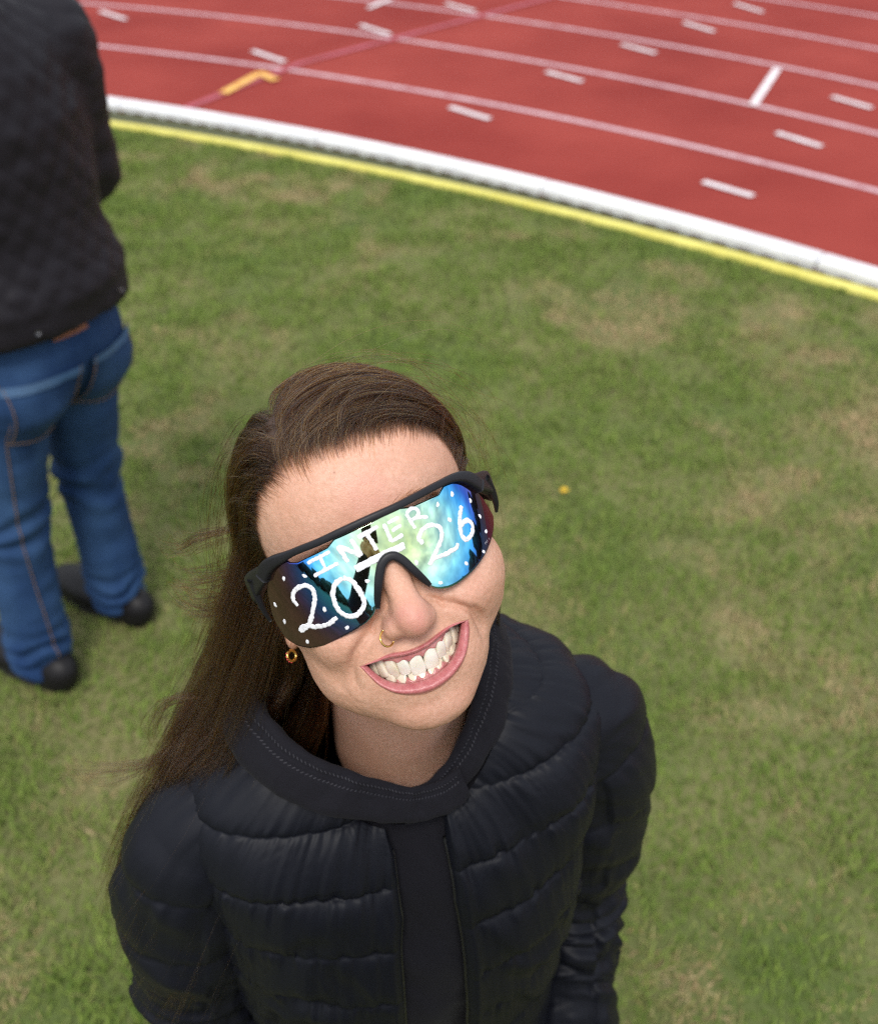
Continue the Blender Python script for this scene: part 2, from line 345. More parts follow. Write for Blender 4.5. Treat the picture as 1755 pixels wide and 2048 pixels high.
# --- skin
SK = mat('skin', (.60, .37, .27), .48, Subsurface_Weight=.10, Subsurface_Scale=.006, Specular_IOR_Level=.42)
SK.node_tree.nodes['Principled BSDF'].inputs['Subsurface Radius'].default_value = (1, .36, .2)
def skin_nodes(m):
    t = m.node_tree; n = t.nodes; l = t.links; b = n['Principled BSDF']
    a = N(n, 'ShaderNodeAttribute', attribute_name='mask'); sp = N(n, 'ShaderNodeSeparateColor'); l.new(a.outputs['Color'], sp.inputs[0])
    tc = N(n, 'ShaderNodeTexCoord')
    def noi(s, d=4):
        x = N(n, 'ShaderNodeTexNoise'); x.inputs['Scale'].default_value = s; x.inputs['Detail'].default_value = d; l.new(tc.outputs['Object'], x.inputs['Vector']); return x
    def mix(fac, c1, c2, fv=None):
        x = N(n, 'ShaderNodeMix', data_type='RGBA')
        if fac is not None: l.new(fac, x.inputs['Factor'])
        else: x.inputs['Factor'].default_value = fv
        for s, c in ((6, c1), (7, c2)):
            if isinstance(c, tuple): x.inputs[s].default_value = (*c, 1)
            else: l.new(c, x.inputs[s])
        return x.outputs[2]
    def ramp(src, lo, hi):
        r = N(n, 'ShaderNodeValToRGB'); r.color_ramp.elements[0].position = lo; r.color_ramp.elements[1].position = hi; l.new(src, r.inputs[0]); return r.outputs[0]
    base = mix(ramp(noi(34, 5).outputs['Fac'], .3, .7), (.670, .355, .240), (.745, .445, .325))
    base = mix(ramp(noi(420, 2).outputs['Fac'], .35, .75), base, (.60, .325, .215)); 
    # redness of nose, cheeks and forehead blemishes
    rm = N(n, 'ShaderNodeMath', operation='MULTIPLY'); l.new(sp.outputs[2], rm.inputs[0]); l.new(ramp(noi(90, 4).outputs['Fac'], .15, .7), rm.inputs[1])
    base = mix(rm.outputs[0], base, (.60, .245, .20))
    # freckles
    vo = N(n, 'ShaderNodeTexVoronoi'); vo.inputs['Scale'].default_value = 95; l.new(tc.outputs['Object'], vo.inputs['Vector'])
    fr = N(n, 'ShaderNodeValToRGB'); fr.color_ramp.elements[0].position = .055; fr.color_ramp.elements[1].position = .105; fr.color_ramp.elements[0].color = (.55, .55, .55, 1); fr.color_ramp.elements[1].color = (0, 0, 0, 1); l.new(vo.outputs['Distance'], fr.inputs[0])
    fn = N(n, 'ShaderNodeMath', operation='MULTIPLY'); l.new(fr.outputs[0], fn.inputs[0]); l.new(ramp(noi(31, 1).outputs['Fac'], .58, .66), fn.inputs[1])
    base = mix(fn.outputs[0], base, (.25, .11, .07))
    lipc = mix(ramp(noi(300, 3).outputs['Fac'], .3, .7), (.45, .120, .125), (.58, .215, .21))
    base = mix(sp.outputs[0], base, lipc)
    base = mix(sp.outputs[1], base, (.035, .022, .017))
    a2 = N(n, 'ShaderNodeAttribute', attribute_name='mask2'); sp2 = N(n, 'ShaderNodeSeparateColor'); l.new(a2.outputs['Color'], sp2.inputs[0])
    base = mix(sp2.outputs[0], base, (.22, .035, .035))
    l.new(base, b.inputs['Base Color'])
    rg = N(n, 'ShaderNodeMapRange'); rg.inputs['To Min'].default_value = .46; rg.inputs['To Max'].default_value = .30; l.new(sp.outputs[0], rg.inputs['Value']); l.new(rg.outputs[0], b.inputs['Roughness'])
skin_nodes(SK); bump(SK, 1100, .40, .0006, 2); bump(SK, 300, .25, .0010, 4)

NECK_B = w2h((-.030, .548, 1.31))
def head_sdf(p, fine=True):
    q = p.copy(); q[..., 0] = np.abs(q[..., 0]+.0040*sstep(-.030, -.085, q[..., 2]))
    d = ell(q, (0, .004, .028), (.0735, .097, .083))
    d = smin(d, ell(q, (0, -.043, .036), (.060, .055, .052)), .02)
    d = smin(d, ell(q, (0, -.040, -.028), (.058, .056, .062)), .025)
    d = smin(d, ell(q, (.047, -.050, -.030), (.0235, .031, .021)), .018)
    d = smin(d, ell(q, (0, -.039, -.072), (.0485, .050, .036)), .022)
    d = smin(d, ell(q, (.028, -.054, -.077), (.020, .028, .025)), .018)
    d = smin(d, ell(p, (.0505, -.048, -.041), (.0190, .030, .027)), .020)
    d = smin(d, ell(q, (.040, -.010, -.068), (.015, .026, .030)), .02)
    d = smin(d, ell(p, (-.001, -.0745, -.1025), (.0240, .0175, .0155)), .022)
    d = smin(d, ell(p, (-.001, -.066, -.071), (.038, .033, .027)), .016)
    d = smin(d, capsule(p, (0, .012, -.05), NECK_B, .050, .058), .022)
    d = smin(d, ell(p, (-.0475, -.030, -.062), (.0165, .032, .030)), .020)
    # raised cheeks
    d = smin(d, ell(q, (.0365, -.0770, -.0430), (.0185, .0175, .0150)), .017)
    # nose
    d = smin(d, capsule(p, (0, -.0955, .004), (.0008, -.1125, -.034), .0080, .0090), .011)
    d = smin(d, ell(p, (.0015, -.1125, -.0405), (.0108, .0135, .0118)), .006)
    d = smin(d, ell(q, (.0100, -.1030, -.0435), (.0066, .0110, .0072)), .006)
    # ears
    d = smin(d, ell(q, (.0715, .012, -.020), (.0065, .014, .026)), .006)
    d = smin(d, ell(q, (.0715, .002, -.046), (.0050, .0075, .0085)), .005)
    return d
HC = np.array([0, -.004, -.022])
_ga = [np.arange(-.17, .1701, .0045), np.arange(-.17, .1701, .0045), np.arange(-.26, .1801, .0045)]
_GG = np.stack(np.meshgrid(*_ga, indexing='ij'), -1); _GV = head_sdf(_GG.reshape(-1, 3)).reshape(_GG.shape[:3]).astype(np.float32)
def hsd(p):
    """head distance read from a grid (fast)"""
    f = [np.clip((p[..., k]-_ga[k][0])/.0045, 0, len(_ga[k])-1.001) for k in range(3)]; i = [a.astype(int) for a in f]; w = [a-b for a, b in zip(f, i)]; r = 0
    for a in (0, 1):
        for b in (0, 1):
            for c in (0, 1): r = r+(w[0] if a else 1-w[0])*(w[1] if b else 1-w[1])*(w[2] if c else 1-w[2])*_GV[i[0]+a, i[1]+b, i[2]+c]
    return r
def cast(dirs):
    """outermost hit of the head along rays from its centre"""
    t = np.full(len(dirs), .34)
    for _ in range(60):
        t = t-head_sdf(HC+dirs*t[:, None])*.85
        t = np.maximum(t, .01)
    return t

# --- mouth-centred topology: closed lip curves, then rings out over the head
MC = np.array([-.0015, -.100, -.0715])
UI = np.array([(-34.4, -61.4), (-27.6, -61.7), (-18.5, -62.0), (-8.1, -63.2), (3.1, -63.2), (13.8, -61.2), (23.5, -58.6), (31.9, -57.9)])/1000
UO = np.array([(-36.6, -60.6), (-27.0, -59.8), (-16.5, -59.0), (-7.3, -60.3), (4.1, -59.9), (14.9, -57.9), (26.2, -56.0), (34.4, -57.3)])/1000
LI = np.array([(-34.4, -61.4), (-31.4, -66.6), (-26.3, -73.8), (-18.3, -79.8), (-9.8, -82.3), (-.5, -82.9), (10.2, -81.0), (20.6, -75.0), (28.6, -65.4), (31.9, -57.9)])/1000
LO = np.array([(-36.6, -60.6), (-34.4, -67.0), (-30.2, -75.8), (-24.8, -83.0), (-15.2, -90.4), (-6.0, -93.6), (5.2, -92.6), (18.0, -86.8), (29.0, -76.0), (34.6, -65.0), (34.6, -57.3)])/1000
def resample(c, n):
    c = np.asarray(c); s = np.r_[0, np.cumsum(np.linalg.norm(np.diff(c, axis=0), axis=1))]; s /= s[-1]
    return spline(s, c, np.linspace(0, 1, n))
NH = 200
def loop(u, l): return np.concatenate([resample(u, NH+1)[:-1], resample(l[::-1], NH+1)[:-1]])     # over the top left->right, back below
cin, cout = loop(UI, LI), loop(UO, LO); NA = 2*NH
d0 = nrm(MC-HC); ex = nrm(np.cross(d0, (0, 0, 1.))); ex = ex if ex[0] > 0 else -ex; ez = np.cross(ex, d0); ez = ez if ez[2] > 0 else -ez
def to_ae(xz):
    P = np.stack([xz[:, 0], -.100+9*xz[:, 0]**2, xz[:, 1]], -1); d = nrm(P-HC)
    rho = np.arccos(np.clip(d@d0, -1, 1)); a, b = d@ex, d@ez; h = np.hypot(a, b)+1e-9
    return np.stack([rho*a/h, rho*b/h], -1)
def from_ae(A):
    rho = np.linalg.norm(A, axis=-1); s = np.sinc(rho/np.pi)
    return np.cos(rho)[..., None]*d0+s[..., None]*(A[..., :1]*ex+A[..., 1:]*ez)
Ain, Aout = to_ae(cin), to_ae(cout)
psi = np.unwrap(np.arctan2(Aout[:, 1], Aout[:, 0]))
uni = np.linspace(psi[0], psi[0]+np.sign(psi[-1]-psi[0])*2*np.pi, NA, endpoint=False)
far_ang = .35*psi+.65*uni
NL, NR = 12, 250
rows = []
U = []                                            # 0 at the outer border, 1 at the inner edge
for k in range(NL):                               # inner edge -> outer border
    u = 1-k/(NL-1); rows.append(Aout+(Ain-Aout)*u); U.append(u)
sv = np.linspace(0, 1, NR+1)[1:]
for s in sv:
    g_ = .40*s+.60*s**2.6; ang = psi+(far_ang-psi)*sstep(0, .6, s)
    rl = np.linalg.norm(Aout, axis=1); rho = rl+(np.pi*.992-rl)*g_
    # near the lips keep their outline, farther away round it off
    rho = rho+(rho.mean()-rho)*sstep(.05, .7, s)
    rows.append(np.stack([rho*np.cos(ang), rho*np.sin(ang)], -1)); U.append(-s)
A = np.stack(rows); U = np.array(U)
D = nrm(from_ae(A)); T = cast(D.reshape(-1, 3)).reshape(D.shape[:2]); P = HC+D*T[..., None]
Nn = sdf_normal(lambda p: head_sdf(p), P.reshape(-1, 3), .0015).reshape(P.shape)
# lips: a soft roll; thin stretched upper lip, fuller lower lip
low = np.r_[np.zeros(NH), np.ones(NH)]; tt = np.r_[np.linspace(0, 1, NH, False), np.linspace(1, 0, NH, False)]
full_ = np.sin(np.pi*np.clip(tt, 0, 1))**.6
for k in range(NL):
    u = U[k]; hgt = (np.where(low > 0, .0040, .0020)*full_)*np.sin(np.pi*np.clip(u*.78, 0, 1))**1.7-u**4*np.where(low > 0, .0030, .0022)-.0004*(1-full_)
    P[k] += Nn[k]*hgt[:, None]
# folds and skin relief
def poly_dist(p2, poly):
    poly = np.asarray(poly, float); best = np.full(len(p2), 9.); par = np.zeros(len(p2)); L = np.r_[0, np.cumsum(np.linalg.norm(np.diff(poly, axis=0), axis=1))]
    for i in range(len(poly)-1):
        a, b = poly[i], poly[i+1]; d = b-a; t = np.clip(((p2-a)@d)/(d@d), 0, 1); e = np.linalg.norm(p2-(a+t[:, None]*d), axis=1); m = e < best
        best[m] = e[m]; par[m] = ((L[i]+t*(L[i+1]-L[i]))/L[-1])[m]
    return best, par
flat = P.reshape(-1, 3); fN = Nn.reshape(-1, 3); x, y, z = flat.T; p2 = flat[:, [0, 2]]; front = (y < -.03); Uv = np.repeat(U, NA)
disp = np.zeros(len(flat))
def fold(poly, depth, w, taper=True):
    global disp
    e, t = poly_dist(p2, resample(poly, 40)); k = np.sin(np.pi*np.clip(t*.9+.05, 0, 1))**.7 if taper else 1
    disp += np.where(front & (Uv < .02), -depth*k*np.exp(-(e/w)**2), 0)
fold([(.0195, -.039), (.028, -.0445), (.0375, -.0530), (.0420, -.0640), (.0430, -.0770)], .0042, .0027)
fold([(.0400, -.0500), (.0450, -.0600), (.0462, -.0720)], .0022, .0020)
fold([(-.0195, -.039), (-.030, -.0465), (-.0395, -.0560), (-.0435, -.0660), (-.0430, -.0790)], .0031, .0032)
fold([(-.046, -.055), (-.0510, -.068), (-.0490, -.084)], .0011, .0038)
fold([(.016, -.0355), (.0215, -.040), (.0225, -.0455)], .0016, .0015)
fold([(-.016, -.0355), (-.0215, -.040), (-.0225, -.0455)], .0016, .0015)
fold([(-.022, -.0945), (-.004, -.0985), (.017, -.0930)], .0008, .0050)
disp += np.where(front & (Uv < 0), .0008*np.exp(-((np.abs(x)-.039)**2+(z+.043)**2)/.009**2), 0)
disp += np.where(front, .00025*fbm(flat*130, 3), 0)
flat = flat+fN*disp[:, None]; P = flat.reshape(P.shape)
# the inside of the mouth: roll the inner edge back into a pocket
rim = P[0]; cav = []
c3 = np.array([MC[0], 0, MC[2]])
for j, (dp, sc) in enumerate([(.0016, 1.00), (.0040, 1.015), (.0080, 1.03), (.0150, 1.03), (.0260, .98), (.0380, .80), (.0460, .50), (.0480, .1)]):
    q = rim.copy(); q[:, [0, 2]] = c3[[0, 2]]+(rim[:, [0, 2]]-c3[[0, 2]])*sc; q[:, 1] = rim[:, 1]+dp
    if dp > .012: q[:, 1] = np.maximum(q[:, 1], -.082+dp*.4)
    cav.append(q)
ALL = np.concatenate([np.stack(cav[::-1]), P]); nrow = len(ALL); Uall = np.r_[np.full(len(cav), 2.), U]
V = ALL.reshape(-1, 3); x, y, z = V.T; Uv = np.repeat(Uall, NA)
# colour masks
lipm = np.where(Uv >= 0, sstep(-.03, .30, Uv), 0); lipm = np.where(Uv > 1.5, 1, lipm)
az = np.degrees(np.arctan2(np.abs(x), -y))
def hairline(az, sx):
    zl = np.interp(az, [0, 12, 24, 36, 46, 54, 62, 70, 78, 90, 104, 118, 180], [.0570, .0562, .0548, .0505, .0410, .0290, .0140, .000, -.006, .030, .020, -.07, -.09])
    return zl
hz = hairline(az, x)+.0050*fbm(V*70, 3)
scalp = .93*sstep(.003, .026, z-hz)*(np.linalg.norm(V-HC, axis=1) < .16)
red = 1.0*np.exp(-(x**2+(z+.042)**2)/.014**2)*(y < -.10)+.22*np.exp(-((np.abs(x)-.04)**2+(z+.040)**2)/.016**2)*(y < -.05)+.14*((y < -.06) & (z < -.095))+.5*np.exp(-((x-.004)**2+(z-.034)**2)/.020**2)*(y < -.07)
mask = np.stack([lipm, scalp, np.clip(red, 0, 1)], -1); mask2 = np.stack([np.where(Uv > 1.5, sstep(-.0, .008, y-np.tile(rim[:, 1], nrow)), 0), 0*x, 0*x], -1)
F = grid(nrow, NA, False, True)[:, ::-1]
body = mob('body', h2w(V), F, SK, woman, attrs={'mask': mask, 'mask2': mask2})

# --- gums and teeth
M['gum'] = mat('gum', (.52, .19, .18), .22, Subsurface_Weight=.2, Subsurface_Scale=.004); noise_color(M['gum'], (.46, .145, .145), (.60, .27, .25), 160, .3, .7, 4)
M['tooth'] = mat('tooth_enamel', (.80, .73, .60), .16, Subsurface_Weight=.08, Subsurface_Scale=.003, Coat_Weight=.3); noise_color(M['tooth'], (.80, .73, .58), (.88, .84, .75), 130, .3, .7, 3)
M['tooth_yellow'] = mat('tooth_ivory', (.72, .60, .42), .2, Subsurface_Weight=.08, Subsurface_Scale=.003, Coat_Weight=.3); noise_color(M['tooth_yellow'], (.72, .62, .45), (.83, .76, .62), 130, .3, .7, 3)
def arch_y(xx, off=0): return -.0955+off+17*xx**2+9000*np.abs(xx)**4
def arch_pt(s, off):
    xs = np.linspace(-.034, .034, 400); ys = arch_y(xs, off); L = np.r_[0, np.cumsum(np.hypot(np.diff(xs), np.diff(ys)))]; L -= L[200]
    return np.interp(s, L, xs), np.interp(s, L, ys)
def gum(name, off, z0, z1, scal, par):
    s = np.linspace(-.030, .030, 160); xx, yy = arch_pt(s, off); vv = np.r_[np.linspace(0, .85, 7), .90, .94, .97, .99, 1.0]; out = []
    for v_ in vv:
        zz = z0+(z1-z0)*v_+ (scal(s)*v_**3 if scal else 0)
        out.append(np.stack([xx-.0015, yy-.0005*np.sin(np.pi*v_)+.0022*sstep(.90, 1.0, v_)**2+.0004*fbm(np.stack([s*300, 0*s+v_*3, 0*s], -1), 2), zz+smile_z(xx)], -1))
    Pg = np.stack(out, 0); return mob(name, h2w(Pg.reshape(-1, 3)), grid(12, 160), M['gum'], par)
MTILT = .060
UP = [(.0088, .0092), (.0070, .0078), (.0072, .0080), (.0066, .0076), (.0064, .0070), (.0090, .0065)]     # width, height from the midline outward
LW = [(.0058, .0080), (.0061, .0081), (.0068, .0086), (.0068, .0078), (.0068, .0070), (.0095, .0065)]
def arch_slots(T, mid):
    out = []
    for sgn in (-1, 1):
        s = mid
        for i, (w, h) in enumerate(T): out.append((s+sgn*w/2, w, h, i, sgn)); s += sgn*w
    return out
GUMZ_U, GUMZ_L = -.0688, -.0842
def smile_z(xx): return MTILT*xx+7.0*xx**2
def scal_u(s):
    r = 0*s
    for c, w, h, i, sg in arch_slots(UP, .0022): r = r+np.where(np.abs(s-c) <= w/2, .0022*np.cos(np.pi*np.clip((s-c)/w,-.5,.5))-.0018, 0)
    return r
def scal_l(s):
    r = 0*s
    for c, w, h, i, sg in arch_slots(LW, .0010): r = r+np.where(np.abs(s-c) <= w/2, .0012-.0026*np.cos(np.pi*np.clip((s-c)/w, -.5, .5)), 0)
    return r
gu = gum('upper_gum', -.0012, -.0545, GUMZ_U+.0018, scal_u, woman)
gl_ = gum('lower_gum', .0014, -.0930, GUMZ_L+.0052, scal_l, woman)
def tooth(par, s, w, h, i, sgn, upper):
    """crown: rounded outline tapering to the gum, bevelled edge"""
    n, m = 18, 11; a = np.linspace(0, 2*np.pi, n, endpoint=False); q = np.linspace(0, 1, m); Vt = []
    dep = .0058 if i < 3 else .0075
    for k, t in enumerate(q):                                  # 0 root .. 1 biting edge
        ww = w*.5*(.84+.17*sstep(0, .62, t))*(1-.12*sstep(.82, 1, t)) if not (i == 2) else w*.5*(.84+.17*sstep(0, .5, t))*(1-.40*sstep(.70, 1, t))
        if not upper: ww = w*.5*(.72+.27*sstep(0, .9, t))
        ww *= 1.05
        dd = dep*.5*(1-.50*sstep(.25, 1, t)) if i < 3 else dep*.5*(1-.15*t)
        e = .50
        X = np.sign(np.cos(a))*np.abs(np.cos(a))**e*ww; Y = np.sign(np.sin(a))*np.abs(np.sin(a))**e*dd
        bow = -.0007*np.sin(np.pi*np.clip(t*.9+.1, 0, 1)); Vt.append(np.stack([X, Y+bow+.0012*(t-.5)*(1 if i < 3 else 0), np.full(n, t)], -1))
    top = Vt[-1].copy(); top[:, :2] *= .55; Vt.append(top+np.array([0, 0, .055]))
    Vt = np.array(Vt); edge = Vt[..., 2].copy()
    H = h+.0034
    xx, yy = arch_pt(np.array([s]), .0032 if upper else .0052); xx, yy = xx[0], yy[0]; x2, y2 = arch_pt(np.array([s+.001]), .003); x1, y1 = arch_pt(np.array([s-.001]), .003)
    ang = math.atan2((y2-y1)[0], (x2-x1)[0]); c, sn = math.cos(ang), math.sin(ang)
    rot = rng.normal(0, .025)+(-.06 if upper else -.08); jit = rng.normal(0, .0002, 3)
    lx = Vt[..., 0]; ly = Vt[..., 1]; lz = (edge*H)*(-1 if upper else 1)
    lx, lz = lx*math.cos(rot)-lz*math.sin(rot)*.6, lx*math.sin(rot)*.6+lz*math.cos(rot)
    zr = (GUMZ_U+.0034 if upper else GUMZ_L-.0016)+ (.0006*(i == 1) if upper else 0)+smile_z(xx)
    Xw = xx-.0015+lx*c-ly*sn+jit[0]; Yw = yy+lx*sn+ly*c+jit[1]; Zw = zr+lz+jit[2]
    Pq = np.stack([Xw, Yw, Zw], -1).reshape(-1, 3); k = len(Vt)
    return mob('tooth', h2w(Pq), [tuple(f_) for f_ in grid(k, n, False, True)]+[tuple(range((k-1)*n, k*n))], M['tooth'] if (i < 2 and upper) else M['tooth_yellow'], par)
for c in arch_slots(UP, .0022): tooth(gu, *c, True)
for c in arch_slots(LW, .0010): tooth(gl_, *c, False)

# ================================================================ mirrored shield sunglasses (a thing of their own, worn by the woman)
RL, Y0, KZ, GRL = .087, -.112, 3.0, R_(2.0)
def g2h(p):
    p = np.asarray(p, float); c, s = math.cos(GRL), math.sin(GRL)
    return np.stack([p[..., 0]*c-p[..., 2]*s, p[..., 1], p[..., 0]*s+p[..., 2]*c], -1)
def g2w(p): return h2w(g2h(p))
def lens_pt(s, z, off=0.0):
    """point on the curved shield; s = arc length, off = outward"""
    s = np.asarray(s, float); z = np.asarray(z, float); th = s/RL
    y = Y0+RL*(1-np.cos(th))+KZ*(z+.003)**2; x = RL*np.sin(th)
    n = nrm(np.stack([np.sin(th), -np.cos(th), 2*KZ*(z+.003)], -1))
    return np.stack([x, y, z], -1)+n*np.asarray(off)[..., None]
sung = empty('sunglasses', tuple(g2w(np.array([0, Y0, 0.]))))
tag(sung, 'black mirrored wraparound sunglasses with white painted numbers on the woman\'s face', 'sunglasses')
M['frame'] = mat('matte_black_plastic', (.011, .011, .014), .45, Specular_IOR_Level=.35); bump(M['frame'], 1500, .05, .0003)
# lens: mirror coat, its angle-dependent sheen painted as a colour that runs from yellow-green in the middle over blue to violet and brown at the rim
ML = bpy.data.materials.new('mirror_coated_lens'); ML.use_nodes = True
def lens_mat():
    t = ML.node_tree; n = t.nodes; l = t.links; b = n['Principled BSDF']; out = n['Material Output']
    a = N(n, 'ShaderNodeAttribute', attribute_name='coat'); sp = N(n, 'ShaderNodeSeparateColor'); l.new(a.outputs['Color'], sp.inputs[0])
    no = N(n, 'ShaderNodeTexNoise'); no.inputs['Scale'].default_value = 18; no.inputs['Detail'].default_value = 2
    tc = N(n, 'ShaderNodeTexCoord'); l.new(tc.outputs['Object'], no.inputs['Vector'])
    ad = N(n, 'ShaderNodeMath', operation='MULTIPLY_ADD'); l.new(no.outputs['Fac'], ad.inputs[0]); ad.inputs[1].default_value = .10; l.new(sp.outputs[0], ad.inputs[2])
    su = N(n, 'ShaderNodeMath', operation='SUBTRACT'); l.new(ad.outputs[0], su.inputs[0]); su.inputs[1].default_value = .05
    ra = N(n, 'ShaderNodeValToRGB'); cr = ra.color_ramp
    stops = [(0, (.72, .86, .36)), (.20, (.70, .92, .52)), (.40, (.50, .88, .78)), (.48, (.24, .70, .82)), (.60, (.06, .40, .82)), (.70, (.045, .15, .66)), (.81, (.11, .07, .30)), (.90, (.15, .075, .11)), (1, (.14, .085, .06))]
    while len(cr.elements) < len(stops): cr.elements.new(.5)
    for e, (p, c) in zip(cr.elements, stops): e.position = p; e.color = (*c, 1)
    l.new(su.outputs[0], ra.inputs[0]); l.new(ra.outputs[0], b.inputs['Base Color'])
    b.inputs['Metallic'].default_value = 1.0; b.inputs['Roughness'].default_value = .035
    br = N(n, 'ShaderNodeBsdfPrincipled'); br.inputs['Base Color'].default_value = (.055, .030, .022, 1); br.inputs['Roughness'].default_value = .05
    mx = N(n, 'ShaderNodeMixShader'); l.new(sp.outputs[1], mx.inputs[0]); l.new(b.outputs[0], mx.inputs[1]); l.new(br.outputs[0], mx.inputs[2]); l.new(mx.outputs[0], out.inputs['Surface'])
lens_mat()
S0, S1 = -.0935, .0880
top_s = np.array([-93.5, -88, -82, -74.3, -66, -60.5, -59.0, -53.6, -31.3, -25.7, -4.5, 15.8, 23, 44.2, 50.2, 58, 66, 72, 78, 83, 88])/1000
top_z = np.array([-14, 1.5, 9.0, 14.0, 16.0, 16.6, 14.9, 13.4, 15.9, 19.6, 20.4, 22.6, 20.1, 19.9, 23.6, 23.4, 21.0, 17.5, 12.0, 5.0, -7.0])/1000
bot_s = np.array([-93.5, -92, -88, -80, -70, -58, -45.4, -34, -25.4, -20, -17.6, -12.8, -8, -5, -1.8, 1.2, 4.2, 8, 11.8, 14.6, 18, 22, 28.5, 34, 40.5, 47, 53, 62.7, 71.8, 80, 86, 88])/1000
bot_z = np.array([-16, -25.5, -31.5, -36.4, -39.4, -39.8, -37.8, -35.8, -33.4, -30.4, -27.1, -17.7, -10.1, -7.0, -4.6, -4.2, -5.5, -11.5, -18.9, -24.4, -29.2, -31.9, -33.5, -33.5, -32.5, -31.2, -29.4, -25.8, -21.3, -16.5, -11.5, -8])/1000
ss = np.unique(np.concatenate([np.linspace(S0, S1, 330), top_s[6:10], top_s[11:15]])); zt = np.interp(ss, top_s, top_z); zb = np.interp(ss, bot_s, bot_z)
kk = np.ones(7)/7; zbs = np.convolve(np.pad(zb, 3, 'edge'), kk, 'valid'); zb = zbs
NV = 44; vv = np.linspace(0, 1, NV)
Zg = zb[:, None]+(zt-zb)[:, None]*vv; Sg = np.repeat(ss[:, None], NV, 1)
out_ = lens_pt(Sg, Zg, np.zeros_like(Sg)); inn = lens_pt(Sg, Zg, np.full_like(Sg, -.0016))
n0 = out_.shape[0]*NV; f = grid(len(ss), NV)
Fl = [tuple(q) for q in f]+[tuple(q[::-1]+n0) for q in f]
for i in range(len(ss)-1):
    for j in (0, NV-1):
        a, b = i*NV+j, (i+1)*NV+j; Fl.append((a, b, b+n0, a+n0) if j else (b, a, a+n0, b+n0))
coat = np.sqrt(((Sg-.006)/.086)**2+((Zg-.003)*1.0/.075)**2); coat = np.clip(coat, 0, 1)
brown = .05+.45*sstep(.70, 1.0, coat)+.25*sstep(-.018, -.040, Zg)  # see-through brown painted in as opaque colour towards rim and bottom
cc_ = np.stack([coat, np.clip(brown, 0, .62), 0*coat], -1).reshape(-1, 3)
lens = mob('lens', g2w(np.concatenate([out_.reshape(-1, 3), inn.reshape(-1, 3)])), Fl, ML, sung, attrs={'coat': np.concatenate([cc_, cc_])})
# top bar, running into the end pieces and the temple arms
def sweep_rect(path, hw, hh, updir, n=16, e=.45):
    path = np.asarray(path, float); t = nrm(np.gradient(path, axis=0)); up = np.broadcast_to(np.asarray(updir, float), path.shape)
    u = nrm(up-t*np.sum(up*t, -1, keepdims=True)); w = np.cross(t, u); a = np.linspace(0, 2*np.pi, n, endpoint=False)+np.pi/n
    cx = np.sign(np.cos(a))*np.abs(np.cos(a))**e; cz = np.sign(np.sin(a))*np.abs(np.sin(a))**e
    hw = np.broadcast_to(hw, (len(path),)); hh = np.broadcast_to(hh, (len(path),))
    Pp = path[:, None]+hw[:, None, None]*cx[None, :, None]*w[:, None]+hh[:, None, None]*cz[None, :, None]*u[:, None]; k = len(path)
    return Pp.reshape(-1, 3), [tuple(q) for q in grid(k, n, False, True)]+[tuple(range(n))[::-1], tuple(range((k-1)*n, k*n))]
bs = np.array([-84, -78, -70, -62, -50, -35.6, -20, -4.5, 16.6, 30.9, 46.9, 56, 64, 71, 78, 82])/1000
bz = np.array([10.5, 15.0, 17.8, 18.8, 20.0, 20.6, 21.9, 22.9, 23.6, 24.6, 25.4, 25.4, 24.2, 21.5, 16.5, 13])/1000
s_ = np.linspace(bs[0], bs[-1], 90); z_ = spline(bs, bz, s_); path = lens_pt(s_, z_, np.full_like(s_, .0006))
hh = .0022+.0024*sstep(.050, .080, np.abs(s_)); v, f = sweep_rect(path, .0031+.001*sstep(.05, .08, np.abs(s_)), hh, (0, 0, 1))
bar = mob('frame', g2w(v), f, M['frame'], sung)
for sg in (-1, 1):
    # end piece: a wedge that grips the lens edge, with a point running down its side
    e0 = lens_pt(sg*(.0795 if sg < 0 else .0765), .0135 if sg < 0 else .017, .0012)
    zsh = -.001 if sg < 0 else .0035
    pts = np.array([e0, (sg*.0790, -.058, .0085+zsh), (sg*.0825, -.047, .0040+zsh), (sg*.0835, -.034, .0010+zsh), (sg*.0815, -.012, -.001+zsh), (sg*.078, .010, -.003+zsh), (sg*.074, .030, -.010+zsh), (sg*.068, .042, -.024+zsh)])
    tp = np.linspace(0, 1, 50); path = spline(np.linspace(0, 1, len(pts)), pts, tp)
    hh = np.interp(tp, [0, .12, .26, .42, .5, .7, 1], [.0050, .0075, .0085, .0078, .0055, .0042, .0040]); hw = np.interp(tp, [0, .15, .3, .5, 1], [.0032, .0040, .0032, .0022, .0024])
    v, f = sweep_rect(path, hw, hh, (0, 0, 1), e=.4); mob('temple_arm', g2w(v), f, M['frame'], sung)
    pts = np.array([(sg*.0800, -.0590, .012+zsh), (sg*.0812, -.0555, .000+zsh), (sg*.0812, -.0525, -.010+zsh), (sg*.0800, -.0500, -.0185+zsh)])
    if sg > 0: pts = np.array([(sg*.0785, -.0620, .016), (sg*.0812, -.0565, .0065), (sg*.0822, -.0510, -.003), (sg*.0815, -.0460, -.0095)])
    path = spline([0, .33, .66, 1], pts, np.linspace(0, 1, 24)); v, f = sweep_rect(path, np.linspace(.0032, .0010, 24), np.linspace(.0048, .0012, 24), (0, 1, 0), e=.5); mob('end_piece', g2w(v), f, M['frame'], sung)
